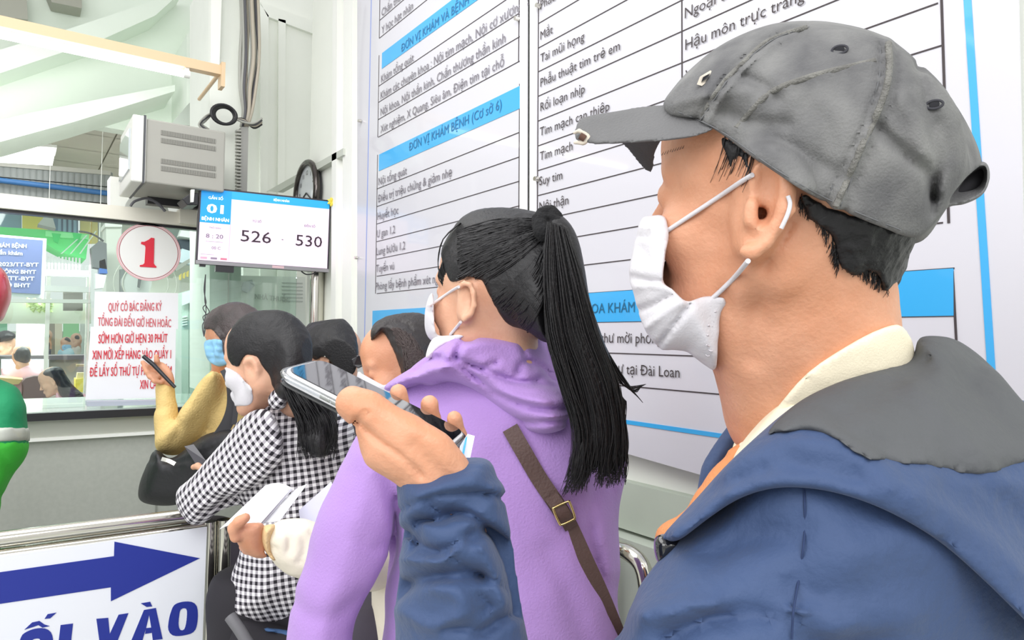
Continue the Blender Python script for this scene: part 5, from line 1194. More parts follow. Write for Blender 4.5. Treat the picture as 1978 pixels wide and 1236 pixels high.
# ponytail volume
pt = Fld.px(1000, 400, 1270, 980, .82, 1.12, .0042)
pt.puff([(1048, 425), (1075, 412), (1100, 430), (1118, 465), (1130, 520), (1140, 580), (1160, 640), (1185, 710), (1200, 770), (1214, 840), (1212, 880), (1190, 905), (1172, 925), (1150, 895), (1136, 915), (1112, 918), (1098, 905), (1096, 890), (1104, 860), (1112, 820), (1096, 740), (1070, 690), (1052, 640), (1048, 560), (1040, 480)], [(1070, 440, .94), (1150, 700, .915), (1130, 940, .92), (1060, 640, .93)], .040, .035, k=.01)
for k in range(10):
    a = k / 9; pt.crease([(1060 + 30 * a, 440), (1062 + 60 * a, 560), (1070 + 95 * a, 700), (1105 + 90 * a, 820), (1095 + 100 * a, 930)], 3.5, .0030)
npmesh('hair', [sc2.surf(1), pt.surf(1)], M_hair, wp)
ln = []
for k in range(520):
    a = random.random(); d = random.uniform(-.038, .02); z0 = .925 + d * (1 if k % 3 else .6)
    j = lambda s_=3: random.uniform(-s_, s_); dz_ = j(16) - (34 if .38 < a < .52 else 0); L_ = random.uniform(.88, 1.0)
    pts = [(1056 + 36 * a, 428 + 12 * a), (1048 + 72 * a + j(), 520), (1054 + 100 * a + j(4), 640), (1082 + 112 * a + j(5), 740), (1108 + 100 * a + j(6), 830), (1100 + 108 * a + j(7), 890 + 20 * (1 - a)), (1088 + 120 * a + j(8), 946 - 26 * a + dz_)]
    if L_ < .9: pts = pts[:-1]
    ln.append(smooth_line([P(x, y, z0 - .012 * math.sin(math.pi * i / 6)) for i, (x, y) in enumerate(pts)], 3))
for k in range(60):   # wisps leaving the tail to the right
    a = random.random(); pts = [(1160 + 14 * a, 650 + 30 * a), (1180 + 16 * a, 715), (1205 + 20 * a, 745 + 12 * a), (1222 + 20 * a, 752 + 26 * a) if k % 3 else (1248 - 10 * a, 742 + 5 * a)]
    if k % 4 == 0: pts = [(1170, 700), (1192, 745 + 20 * a), (1204 + 6 * a, 775), (1200 + 8 * a, 800 + 20 * a)]
    ln.append(smooth_line([P(x, y, .92 - .01 * random.random()) for x, y in pts], 3))
for k in range(70):   # loose hair at temple and crown
    a = random.random(); pts = [(905 - 30 * a, 440 + 50 * a), (872 - 16 * a, 470 + 40 * a), (862 - 12 * a + random.uniform(-6, 2), 510 + 25 * a), (866 - 10 * a, 535 + 20 * a)]
    if k % 9 == 0: pts = [(890, 430), (856, 462), (846, 500 + 10 * a), (850, 530)]
    ln.append(smooth_line([P(x, y, .99 + .02 * a) for x, y in pts], 3))
for k in range(420):
    a = random.random(); b = random.random(); pts = [(882 + 60 * a * b, 445 + 105 * a), (940 + 50 * b, 425 + 90 * a), (1000 + 20 * b, 420 + 70 * a), (1062, 428 + 20 * a)]
    l_ = fline(sc2, smooth_line(pts, 3), .0005); ln.append(l_) if len(l_) > 4 else None
for k in range(300):
    a = random.random(); pts = [(950 + 70 * a, 575 + 62 * a + random.uniform(-6, 6)), (985 + 55 * a, 545 + 60 * a), (1030 + 30 * a, 500 + 50 * a), (1062, 445)]
    l_ = fline(sc2, smooth_line(pts, 3), .0005); ln.append(l_) if len(l_) > 4 else None
strands('hair_strands', ln, M_hair, wp, .0011, .0004)
sr = Fld.px(1020, 395, 1100, 470, .86, 1.0, .0022); 
for k in range(11):
    a = k * 2 * math.pi / 11; sr.ell(sr.p(1058 + 15 * math.cos(a), 432 + 20 * math.sin(a), .925 - .012 * math.sin(a)), .0115, k=.003)
sr.noise(.002, .006, 9); npmesh('scrunchie', [sr.surf(1)], mat('scrunchie_black', '131316', .95, bump=.5, bscale=300), wp)
# hoodie body and sleeve
hz = Fld.px(540, 660, 1260, 1420, .80, 1.42, .0068)
hz.puff([(880, 660), (960, 640), (1050, 650), (1120, 700), (1180, 780), (1212, 880), (1212, 920), (1200, 980), (1190, 1060), (1196, 1180), (1204, 1500), (740, 1500), (742, 1200), (745, 1050), (700, 900), (715, 830), (740, 775), (800, 710)], [(800, 760, 1.10), (1190, 900, 1.06), (960, 1200, 1.06)], .135, .15, k=.02)
hz.puff([(735, 780), (780, 770), (800, 850), (775, 940), (768, 1010), (755, 1080), (720, 1160), (690, 1225), (680, 1420), (540, 1420), (560, 1200), (566, 1150), (590, 1080), (606, 1010), (640, 930), (668, 870), (700, 820)], [(740, 800, 1.05), (600, 1200, 1.0), (760, 1060, 1.02)], .062, .07, k=.012)
for c, w, a in (([(765, 960), (762, 1060), (735, 1120), (700, 1190), (688, 1240)], 7, .016), ([(820, 980), (860, 1100), (850, 1236)], 40, .006), ([(1120, 930), (1160, 1000), (1180, 1100)], 24, -.008), ([(1060, 1060), (1110, 1180), (1150, 1300)], 22, .008), ([(1150, 930), (1140, 1020), (1160, 1120)], 10, .006),
                ([(570, 1160), (600, 1190), (650, 1190), (700, 1150)], 14, .005), ([(690, 1040), (720, 1060), (750, 1050)], 10, .004), ([(1180, 940), (1196, 900)], 8, .006), ([(700, 880), (730, 940), (745, 1010)], 14, -.004), ([(950, 900), (1010, 1000), (1040, 1120)], 30, .005)):
    hz.crease(c, w, a, near=1.10)
hz.noise(.0035, .07, 51); hz.noise(.0012, .025, 52)
npmesh('hoodie', [hz.surf(2)], M_purple, wp)
hh = Fld.px(720, 600, 1170, 900, .80, 1.24, .0042)
hh.puff([(905, 646), (940, 640), (1000, 637), (1050, 640), (1060, 660), (1080, 700), (1104, 745), (1108, 780), (1100, 815), (1080, 832), (1040, 838), (990, 830), (940, 800), (900, 765), (870, 750), (830, 752), (800, 750), (752, 755), (745, 745), (790, 712), (830, 680), (870, 655)], [(760, 750, 1.06), (1090, 780, .99), (980, 640, 1.05), (900, 720, 1.03)], .105, .055, k=.012)
for c, w, a in (([(800, 720), (850, 700), (900, 715), (960, 760), (1040, 790), (1105, 790)], 6, .0075), ([(790, 745), (840, 735), (890, 745), (950, 790), (1010, 815), (1100, 812)], 6, .006), ([(790, 715), (825, 695), (850, 690)], 6, .008), ([(880, 690), (892, 665), (912, 655)], 6, .007), ([(905, 700), (930, 710), (960, 700)], 5, .006), ([(880, 692), (896, 700), (930, 712), (990, 735), (1050, 742), (1090, 750)], 6, .008),
                ([(1004, 648), (1010, 670), (1016, 690), (1030, 710)], 4, .004), ([(1010, 645), (1020, 665)], 4, -.002), ([(1000, 720), (1012, 700), (1040, 705), (1070, 730)], 6, .008), ([(900, 670), (950, 662), (1000, 668)], 12, -.005), ([(850, 720), (930, 745), (1010, 770), (1090, 775)], 8, -.005), ([(830, 712), (870, 706), (900, 725)], 8, -.004), ([(1035, 735), (1060, 728), (1095, 745)], 6, .006)):
    hh.crease(c, w, a, near=1.03)
hh.noise(.0025, .035, 53)
npmesh('hood', [hh.surf(2)], M_purple, wp)

cy_ = Fld.px(820, 630, 910, 700, .92, 1.12, .003); cy_.puff([(835, 655), (862, 648), (886, 650), (905, 652), (880, 662), (850, 680), (836, 690), (822, 690)], .99, .03, .02); npmesh('inner_collar', [cy_.surf(1)], mat('inner_white', 'ece6e6', .85), wp)
legs(wp, 980, 1.07, r=.09, top=.90, col='3a3d4a')
# shoulder strap with brass buckle: a bag carried by her, its own thing
bag = empty('shoulder_bag', P(1190, 1220, .9), 'dark brown shoulder strap with brass buckle over the purple hoodie', 'bag')
def ribbon(pts, w, t, nm, m, par, side=None):
    q_ = smooth_line([P(*a) for a in pts], 6); G = []
    for i in range(len(q_)):
        t_ = q_[min(i + 1, len(q_) - 1)] - q_[max(i - 1, 0)]; t_ /= np.linalg.norm(t_); v = q_[i] - C0; v /= np.linalg.norm(v)
        s_ = np.cross(t_, v); s_ /= np.linalg.norm(s_); G.append([q_[i] - s_ * w / 2 - v * t, q_[i] + s_ * w / 2 - v * t, q_[i] + s_ * w / 2, q_[i] - s_ * w / 2, q_[i] - s_ * w / 2 - v * t])
    return MB().grid(np.array(G), False).build(nm, m, par)
M_strap = mat('strap_brown', '57433f', .6, bump=.2, bscale=300)
def hzd(x, y, d=.93): return min(depth_on(hz, x, y, d), depth_on(hh, x, y, 9)) - .003
spts = [(985, 826), (1010, 870), (1042, 925), (1076, 975), (1100, 1015), (1130, 1080), (1160, 1145), (1185, 1205), (1215, 1280)]
sd = [hzd(*p_) for p_ in spts]
ribbon([(x, y, z) for (x, y), z in zip(spts, sd)], .0225, .002, 'strap', M_strap, bag)
ribbon([(1064, 958, sd[3] - .006), (1088, 992, sd[4] - .004 if sd[4] < sd[3] else sd[3] - .006), (1104, 1020, sd[4] - .004)], .019, .002, 'strap_end', M_strap, bag)
bz_ = min(sd[3], sd[4]) - .010; cb_ = [P(1068 + 4, 978, bz_), P(1100, 968, bz_), P(1110, 1000, bz_), P(1086, 1014, bz_), P(1074, 1008, bz_)]
MB().tube(smooth_line([P(x, y, bz_) for x, y in ((1072, 980), (1096, 969), (1101, 972), (1110, 998), (1106, 1004), (1086, 1013), (1080, 1010), (1069, 984))], 5, True), .0017, 8, closed=True).build('buckle', mat('brass', 'c9b27a', .2, metal=1.0), bag)
bgf = Fld.px(1160, 1230, 1330, 1420, .85, 1.05, .006); bgf.puff([(1180, 1260), (1270, 1250), (1300, 1400), (1180, 1410)], .97, .04, .03); npmesh('pouch', [bgf.surf(1)], M_strap, bag)

# ================================================================== WOMAN IN CHECKED SHIRT
def gingham():
    m = bpy.data.materials.new('gingham'); m.use_nodes = True; nt = m.node_tree; b = nt.nodes['Principled BSDF']; b.inputs['Roughness'].default_value = .85
    at = nt.nodes.new('ShaderNodeAttribute'); at.attribute_name = 'cloth'; sp_ = nt.nodes.new('ShaderNodeSeparateXYZ'); nt.links.new(at.outputs['Vector'], sp_.inputs[0]); r = []
    for k in (0, 1):
        a = nt.nodes.new('ShaderNodeMath'); a.operation = 'FRACT'; nt.links.new(sp_.outputs[k], a.inputs[0])
        c = nt.nodes.new('ShaderNodeMath'); c.operation = 'LESS_THAN'; c.inputs[1].default_value = .5; nt.links.new(a.outputs[0], c.inputs[0]); r.append(c)
    s_ = nt.nodes.new('ShaderNodeMath'); s_.operation = 'ADD'; nt.links.new(r[0].outputs[0], s_.inputs[0]); nt.links.new(r[1].outputs[0], s_.inputs[1])
    h_ = nt.nodes.new('ShaderNodeMath'); h_.operation = 'MULTIPLY'; h_.inputs[1].default_value = .5; nt.links.new(s_.outputs[0], h_.inputs[0])
    cr = nt.nodes.new('ShaderNodeValToRGB'); cr.color_ramp.interpolation = 'CONSTANT'; e = cr.color_ramp.elements; e[0].color = lin('f1eff2'); e[0].position = 0; e[1].position = .25; e[1].color = lin('a39fa6'); n = e.new(.75); n.color = lin('232028')
    nt.links.new(h_.outputs[0], cr.inputs[0]); nt.links.new(cr.outputs[0], b.inputs['Base Color']); return m
M_ging = gingham()
CELL = .0145
def uvproj(ax, ay, org=None):
    o = np.zeros(3) if org is None else org
    return lambda v: np.stack([(v - o) @ ax / CELL, (v - o) @ ay / CELL, np.zeros(len(v))], 1)
wc = empty('person', (P(520, 900, 1.62)[0], P(520, 900, 1.62)[1], 0), 'woman in black and white checked shirt leaning on the queue rail', 'person')
HC = head_frame(520, 706, 1.62, yaw=34, pitch=-10, roll=2, scale=.98)
hc = head_field(HC, .0042, ears=(), neck=[((-.03, 0, -.03), .045), ((-.055, 0, -.09), .044)])
hc0 = hc.copy()
hc.chain([hc.p(*a) for a in ((471, 702, 1.552), (476, 695, 1.548), (486, 693, 1.545), (495, 703, 1.545), (498, 716, 1.545), (494, 729, 1.548), (486, 736, 1.552))], [.004, .0045, .005, .0055, .0055, .006, .006], k=.006)
hc.cap(hc.p(484, 704, 1.56), hc.p(482, 728, 1.56), .013, .011, k=.008); hc.ell(hc.p(482, 710, 1.547), (.006, .006, .010), k=.004, mode='sub')
hcb = hc.surf(2)
hca = hc0.copy(); hca.puff([(440, 655), (452, 628), (480, 606), (515, 600), (550, 603), (580, 622), (598, 650), (600, 690), (585, 730), (560, 760), (530, 750), (505, 695), (475, 680), (448, 676)], [(450, 660, 1.66), (590, 660, 1.62), (520, 740, 1.60)], .095, .07, k=.012)
hcs = hca.shell(.005, [(438, 680), (440, 650), (455, 625), (480, 605), (515, 599), (552, 602), (582, 622), (600, 650), (604, 690), (600, 740), (560, 775), (530, 752), (520, 725), (503, 702), (498, 690), (484, 686), (470, 690), (460, 708), (444, 700)]); hcs.noise(.0014, .008, 4)
tail = Fld.px(500, 690, 680, 900, 1.40, 1.72, .006)
tail.puff([(530, 745), (560, 725), (600, 735), (640, 760), (652, 800), (646, 840), (636, 875), (612, 884), (590, 870), (574, 850), (578, 810), (565, 775), (540, 770)], [(560, 760, 1.54), (620, 860, 1.51), (640, 800, 1.53)], .045, .04, k=.01)
for k in range(7):
    a = k / 6; tail.crease([(548 + 40 * a, 745), (572 + 50 * a, 790), (582 + 60 * a, 870)], 4, .004)
npmesh('body', [hcb], M_skin2, wc); npmesh('hair', [hcs.surf(1), tail.surf(1)], M_hair, wc)
ln = []
for k in range(260):
    a = random.random(); j = random.uniform; pts = [(540 + 40 * a, 735), (556 + 66 * a + j(-4, 4), 775), (574 + 76 * a + j(-5, 5), 820), (578 + 70 * a + j(-9, 9), 872 + j(-14, 16))]
    ln.append(smooth_line([P(x, y, 1.50 + j(-.03, .03)) for x, y in pts], 3))
for k in range(160):
    a, b = random.random(), random.random(); pts = [(446 + 110 * a * b, 680 - 75 * a), (480 + 80 * b, 640 + 20 * a), (560 + 20 * b, 700 + 20 * a)]
    l_ = fline(hcs, smooth_line(pts, 4), .001); ln.append(l_) if len(l_) > 4 else None
strands('hair_strands', ln, M_hair, wc, .0013, .0005)
hm = hc.copy(); hm.puff([(456, 722), (470, 716), (484, 745), (500, 770), (488, 778), (466, 762), (455, 745)], 1.66, .045, .03, k=.01)
npmesh('face_mask', [hm.shell(.004, [(428, 712), (458, 719), (474, 737), (486, 749), (488, 776), (470, 784), (428, 776)], k=.002).surf(1)], M_mask, wc)
elastic([(x, y, depth_on(hc, x, y, 1.6) - .004) for x, y in ((470, 736), (474, 718), (478, 702))], hc, wc, .0022); elastic([(x, y, depth_on(hc, x, y, 1.6) - .004) for x, y in ((490, 742), (486, 752), (480, 758))], hc, wc, .0022)
l_ = fline(hc, [(486, 735)], .002)
if len(l_): MB().tube([l_[0], l_[0] - ray(486, 735) * .003], .0035, 10).build('earring', mat('pearl', 'f0eadc', .2), wc)
shc = Fld.px(400, 740, 760, 1260, 1.38, 1.95, .008)
shc.puff([(520, 765), (545, 752), (580, 770), (640, 790), (682, 820), (688, 900), (680, 1000), (670, 1236), (640, 1236), (560, 1222), (500, 1216), (438, 1196), (440, 1140), (462, 1060), (470, 990), (440, 940), (448, 870), (470, 820), (490, 790)], [(480, 850, 1.65), (680, 880, 1.70), (560, 1180, 1.64)], .11, .12, k=.02)
for c, w, a in (([(600, 1100), (590, 1200)], 14, .006), ([(520, 1080), (500, 1200)], 16, -.006), ([(500, 900), (510, 1000)], 12, .006), ([(560, 900), (620, 960), (660, 1020)], 14, .006)): shc.crease(c, w, a, near=1.65)
shc.noise(.004, .06, 61)
a_x = RW[:, 0] - Z_ * RW[2, 0]; a_x /= np.linalg.norm(a_x)
npmesh('shirt', [shc.surf(2)], M_ging, wc, uv=uvproj((a_x + .12 * Z_), (Z_ - .12 * a_x), P(540, 900, 1.6)))
slv = Fld.px(320, 760, 590, 1060, 1.38, 1.80, .006)
slv.puff([(500, 790), (530, 800), (548, 850), (540, 900), (500, 935), (440, 968), (410, 990), (380, 1008), (352, 998), (340, 972), (344, 945), (362, 930), (400, 885), (440, 840), (465, 808)], [(510, 830, 1.56), (360, 970, 1.60), (500, 900, 1.55)], .062, .055, k=.01)
slv.puff([(372, 960), (400, 950), (450, 950), (500, 925), (560, 930), (575, 960), (540, 985), (480, 975), (430, 985), (390, 1012), (360, 1005)], [(370, 980, 1.60), (570, 950, 1.66), (480, 990, 1.62)], .045, .04, k=.01)
for c, w, a in (([(400, 935), (450, 925), (500, 905)], 6, .008), ([(360, 965), (400, 962), (440, 960)], 6, .006), ([(480, 830), (520, 850), (530, 900)], 10, .005), ([(430, 870), (460, 900)], 8, .004), ([(390, 990), (430, 972), (480, 958)], 6, .008)): slv.crease(c, w, a, near=1.62)
slv.noise(.003, .04, 62)
ad = P(380, 960, 1.6) - P(500, 830, 1.56); ad /= np.linalg.norm(ad); an = np.cross(ad, ray(440, 900)); an /= np.linalg.norm(an)
npmesh('sleeve', [slv.surf(2)], M_ging, wc, uv=uvproj(an, ad))
clr = Fld.px(500, 730, 580, 800, 1.44, 1.72, .004); clr.puff([(518, 768), (530, 752), (548, 748), (556, 758), (552, 785), (535, 792), (520, 785)], 1.56, .03, .02); clr.crease([(522, 780), (540, 768), (552, 765)], 3, .003); npmesh('collar', [clr.surf(1)], M_ging, wc, uv=uvproj(an, ad))
un = Fld.px(480, 1190, 700, 1330, 1.48, 1.8, .01); un.puff([(500, 1205), (560, 1214), (640, 1220), (640, 1250), (560, 1236), (510, 1226)], 1.6, .10, .03); npmesh('blue_hem', [un.surf(1)], mat('hem_blue', '41628f', .8), wc)
tr = Fld.px(420, 1180, 700, 1360, 1.45, 1.8, .012); tr.puff([(442, 1190), (560, 1200), (680, 1210), (690, 1380), (440, 1380)], 1.63, .12, .08); npmesh('waist', [tr.surf(1)], mat('cloth_26242a', '26242a', .85), wc)
legs(wc, 560, 1.66, r=.085, top=.80, col='26242a')
MB().tube([P(444, 1190, 1.47), P(462, 1215, 1.46), P(490, 1260, 1.46)], [.012] * 3, 8).build('belt_strap', mat('strap_grey', '6c6c70', .6), wc)

# ================================================================== PERSON IN YELLOW CARDIGAN
wy = empty('person', (P(440, 900, 2.2)[0], P(440, 900, 2.2)[1], 0), 'person in mustard cardigan and blue mask raising a pen at the counter', 'person')
HY = head_frame(456, 664, 2.2, yaw=46, pitch=-6, scale=.97)
hy = head_field(HY, .005, ears=(1,)); npmesh('body', [hy.surf(2)], M_skin, wy)
hya = hy.copy(); hya.puff([(398, 615), (408, 600), (430, 588), (455, 584), (480, 590), (498, 604), (505, 640), (500, 700), (470, 712), (448, 700), (432, 680), (425, 655), (415, 640), (398, 635)], [(410, 620, 2.24), (490, 640, 2.18), (450, 690, 2.14)], .085, .06, k=.012)
hys = hya.shell(.006, [(393, 630), (398, 612), (412, 598), (432, 588), (456, 583), (480, 589), (500, 604), (508, 640), (500, 716), (462, 714), (440, 700), (431, 684), (428, 662), (420, 648), (408, 636), (398, 636)]); hys.noise(.002, .010, 4)
npmesh('hair', [hys.surf(1)], mat('hair_greying', '55494a', .5, bump=.3, bscale=200, col2='34302f', vscale=14), wy)
ln = []
for k in range(120):
    a, b = random.random(), random.random(); pts = [(398 + 80 * a * b, 628 - 36 * a), (425 + 60 * b, 620 + 20 * a), (460 + 30 * b, 670 + 20 * a)]
    l_ = fline(hys, smooth_line(pts, 4), .001); ln.append(l_) if len(l_) > 4 else None
strands('hair_strands', ln, M_hairb, wy, .0014, .0006)
hm = hy.copy(); hm.puff([(398, 660), (432, 658), (440, 690), (442, 700), (420, 706), (402, 696), (396, 678)], 2.26, .05, .03, k=.01)
for y in (668, 680, 692): hm.crease([(398, y), (436, y + 2)], 2.2, .003)
npmesh('face_mask', [hm.shell(.005, [(397, 658), (431, 657), (436, 682), (444, 700), (424, 708), (404, 698), (396, 680)], k=.002).surf(1)], M_maskb, wy)
M_yel = mat('cardigan_mustard', 'e3c684', .9, bump=.35, bscale=160, var=.10, vscale=10)
cy = Fld.px(280, 680, 560, 1180, 1.95, 2.5, .009)
cy.puff([(408, 716), (430, 706), (470, 716), (500, 760), (540, 790), (540, 920), (530, 945), (376, 945), (366, 930), (372, 900), (380, 800), (388, 745)], [(420, 760, 2.24), (530, 900, 2.26), (430, 1100, 2.24)], .12, .12, k=.02)
cy.puff([(395, 725), (420, 715), (440, 760), (430, 820), (395, 850), (350, 878), (322, 880), (304, 868), (300, 845), (330, 815), (360, 775)], [(410, 760, 2.14), (320, 860, 2.12), (350, 800, 2.10)], .055, .05, k=.012)
cy.puff([(302, 742), (318, 732), (336, 742), (338, 770), (345, 800), (340, 850), (318, 876), (300, 862), (298, 800)], [(320, 740, 2.16), (320, 860, 2.12), (300, 800, 2.13)], .040, .035, k=.008)
for c, w, a in (([(302, 790), (320, 786), (338, 792)], 4, .006), ([(300, 800), (320, 800), (336, 806)], 4, -.004), ([(335, 800), (345, 830), (335, 850)], 6, .008), ([(410, 780), (400, 830)], 6, .006), ([(425, 790), (410, 845)], 5, .005)): cy.crease(c, w, a, near=2.2)
cy.noise(.005, .05, 71)
npmesh('cardigan', [cy.surf(2)], M_yel, wy)
hnd = Fld.px(260, 670, 350, 760, 2.0, 2.3, .0032); q = hnd.p
hnd.puff([(290, 710), (305, 698), (322, 705), (334, 722), (336, 744), (314, 746), (298, 732), (288, 724)], 2.14, .016, .02, k=.008)
for pts, r in ((((296, 716, 2.13), (284, 708, 2.12), (276, 700, 2.12)), .0085), (((306, 708, 2.13), (303, 697, 2.12), (302, 688, 2.12)), .008), (((298, 722, 2.12), (284, 718, 2.11), (278, 708, 2.115)), .008), (((304, 728, 2.12), (290, 728, 2.11), (284, 720, 2.11)), .0078), (((312, 738, 2.12), (298, 736, 2.11), (292, 728, 2.11)), .007)):
    hnd.chain([q(*a) for a in pts], [r, r * .95, r * .85], k=.004)
npmesh('hand', [hnd.surf(1)], M_skin, wy)
pen = empty('pen', P(300, 715, 2.11), 'black pen in the raised hand before the red notice', 'pen')
MB().tube([P(277, 688, 2.10), P(296, 704, 2.105), P(338, 748, 2.10)], [.006, .0065, .005], 10).build('barrel', mat('pen_black', '1f2026', .3), pen)
MB().tube([P(273, 685, 2.10), P(277, 688, 2.10)], [.002, .006], 10).build('tip', M_grey, pen)
legs(wy, 450, 2.26, r=.08, top=.75, col='3b3540')
hb_ = empty('handbag', P(330, 920, 2.0), 'large black handbag hanging from the shoulder of the mustard cardigan', 'bag')
hg = Fld.px(255, 800, 480, 1000, 1.85, 2.25, .0065)
hg.puff([(300, 868), (330, 885), (370, 858), (400, 838), (450, 830), (462, 860), (440, 910), (400, 950), (345, 974), (300, 976), (270, 966), (268, 940), (280, 905)], [(290, 940, 2.08), (440, 850, 2.02), (350, 960, 2.06)], .065, .045, k=.01, smooth=4)
for c, w, a in (([(290, 890), (360, 890), (440, 850)], 5, .004), ([(370, 860), (382, 890), (360, 900)], 8, -.004)): hg.crease(c, w, a)
npmesh('body', [hg.surf(1)], mat('bag_black', '1e1e22', .45, bump=.15, bscale=60), hb_)
ribbon([(436, 712, 2.07), (448, 740, 2.06), (450, 780, 2.05), (440, 815, 2.03), (418, 850, 2.0)], .034, .004, 'strap', mat('bag_strap', '2a2a2e', .6), hb_)
ribbon([(452, 740, 2.05), (456, 780, 2.04), (452, 820, 2.02)], .014, .004, 'strap', mat('bag_strap', '2a2a2e', .6), hb_)
ribbon([(312, 886, 1.985), (326, 890, 1.98), (338, 896, 1.98)], .011, .003, 'zip_tab', M_steel, hb_)
M_dark2 = mat('phone_dark', '34323a', .2, coat=.5)
dp = MB().slab([P(356, 862, 1.96), P(374, 858, 1.97), P(398, 890, 1.95), P(382, 902, 1.94)], ray(370, 880) * .006).build('phone_case', M_dark2); tag(dp, 'small dark phone held low before the black handbag', 'phone')
fg = Fld.px(365, 880, 400, 915, 1.6, 2.0, .003); fg.chain([fg.p(374, 902, 1.93), fg.p(382, 900, 1.92), fg.p(390, 905, 1.9)], [.008, .008, .009]); npmesh('fingers', [fg.surf(1)], M_skin2, wc)

# ================================================================== DARK HAIRED PERSON AND WOMAN BEHIND THE PHONE
wd_ = empty('person', (P(650, 900, 1.95)[0], P(650, 900, 1.95)[1], 0), 'person with short black hair and glasses between checked shirt and queue pole', 'person')
HD = head_frame(640, 700, 1.98, yaw=20, pitch=-6, scale=.84)
hq = head_field(HD, .005, ears=(1,)); npmesh('body', [hq.surf(2)], M_skin2, wd_)
hqa = hq.copy(); hqa.puff([(586, 650), (592, 630), (610, 615), (638, 609), (662, 616), (682, 640), (690, 670), (688, 700), (678, 722), (650, 715), (636, 690), (610, 690), (590, 690)], [(600, 650, 2.02), (680, 670, 1.96), (640, 710, 1.92)], .092, .065, k=.012)
hqs = hqa.shell(.006, [(582, 690), (586, 650), (594, 628), (612, 613), (638, 608), (664, 616), (684, 640), (692, 672), (690, 702), (678, 726), (648, 722), (642, 706), (634, 694), (622, 688), (610, 696), (596, 686)]); hqs.noise(.0016, .010, 4)
npmesh('hair', [hqs.surf(1)], M_hair, wd_)
ln = []
for k in range(160):
    a, b = random.random(), random.random(); pts = [(592 + 70 * a * b, 660 - 45 * a), (615 + 50 * b, 640 + 20 * a), (650 + 35 * b, 700 + 15 * a)]
    l_ = fline(hqs, smooth_line(pts, 4), .001); ln.append(l_) if len(l_) > 4 else None
strands('hair_strands', ln, M_hair, wd_, .0013, .0006)
MB().tube([P(596, 700, 1.99), P(612, 694, 1.96), P(628, 688, 1.90)], .0022, 6).build('glasses_arm', M_steel, wd_)
tq = Fld.px(560, 700, 760, 1200, 1.8, 2.3, .012); tq.puff([(610, 740), (650, 725), (690, 740), (730, 800), (735, 1150), (590, 1150), (580, 800)], 2.02, .11, .10); npmesh('top', [tq.surf(1)], mat('top_dark', '4c4a52', .85), wd_)
cl_ = MB().slab([P(678, 694, 1.86), P(690, 686, 1.86), P(706, 690, 1.87), P(704, 706, 1.87), P(692, 712, 1.86), P(682, 706, 1.86)], ray(690, 700) * .02).build('hair_clip', mat('clip_black', '2c2a2e', .15, coat=.6), wd_, bevel=.003)
legs(wd_, 655, 2.05, r=.08, top=.85, col='3b3a44')

wf = empty('person', (P(780, 900, 1.42)[0], P(780, 900, 1.42)[1], 0), 'older woman looking down between the phone and the purple hoodie, cream jacket sleeve', 'person')
HF = head_frame(790, 716, 1.48, yaw=-4, pitch=-16, roll=-2, scale=.93)
hf2 = head_field(HF, .0038, ears=()); npm = [hf2.surf(2)]
hfa = hf2.copy(); hfa.puff([(722, 650), (724, 630), (745, 613), (780, 606), (815, 608), (832, 630), (845, 680), (840, 740), (800, 745), (782, 720), (768, 690), (752, 660), (740, 645)], [(740, 640, 1.46), (830, 660, 1.50), (800, 720, 1.44)], .09, .065, k=.012)
hfs = hfa.shell(.005, [(717, 658), (719, 632), (740, 614), (778, 605), (818, 607), (836, 630), (852, 680), (842, 750), (790, 744), (776, 722), (768, 696), (756, 668), (745, 648), (736, 642), (724, 652)]); hfs.noise(.0014, .008, 4)
hfs.crease([(735, 640), (755, 624), (785, 625), (800, 645)], 4, .003)
npmesh('hair', [hfs.surf(1)], mat('hair_dark_brown', '2b2626', .45, bump=.3, bscale=200, stretch=(1, 1, .2)), wf)
ln = []
for k in range(180):
    a, b = random.random(), random.random(); pts = [(738 + 50 * b, 640 - 22 * b), (760 + 60 * b, 640 + 26 * a), (778 + 50 * a, 690 + 20 * b), (786 + 50 * a, 735)]
    l_ = fline(hfs, smooth_line(pts, 4), .001); ln.append(l_) if len(l_) > 4 else None
strands('hair_strands', ln, M_hairb, wf, .0010, .0004)
for nm, pts, r in (('eyelid', ((716, 702), (724, 705), (734, 707)), .0014), ('eyebrow', ((708, 682), (716, 680), (726, 684)), .0016)):
    l_ = fline(hf2, smooth_line(pts, 4), .0006)
    if len(l_) > 3: MB().tube(l_, r, 6).build(nm, mat('lash_brown', '5a463e', .8), wf)
fm = hf2.copy(); fm.puff([(693, 722), (710, 722), (745, 745), (750, 775), (700, 770)], 1.46, .045, .03, k=.01)
npmesh('face_mask', [fm.shell(.004, [(690, 720), (700, 722), (722, 734), (742, 744), (752, 742), (755, 790), (690, 790)], k=.002).surf(1)], M_mask, wf)
bw = Fld.px(640, 740, 900, 1300, 1.25, 1.7, .012); bw.puff([(750, 770), (790, 755), (850, 775), (880, 850), (880, 1300), (730, 1300), (725, 900), (735, 800)], 1.46, .09, .10)
M_crm = mat('jacket_cream', 'ece4d2', .7, bump=.3, bscale=40, var=.06, vscale=10)
sl = Fld.px(500, 980, 720, 1150, 1.12, 1.5, .005)
sl.puff([(520, 1020), (540, 1004), (570, 1002), (600, 1006), (660, 1040), (680, 1120), (640, 1130), (608, 1122), (570, 1118), (540, 1100), (524, 1080), (512, 1050)], [(520, 1050, 1.28), (660, 1080, 1.30), (590, 1010, 1.29)], .042, .035, k=.01)
for c, w, a in (([(545, 1020), (560, 1040), (556, 1070)], 5, .005), ([(575, 1020), (590, 1050), (580, 1085)], 6, .005), ([(600, 1030), (620, 1060)], 6, .004), ([(524, 1055), (535, 1060)], 4, .005)): sl.crease(c, w, a)
sl.noise(.003, .025, 5)
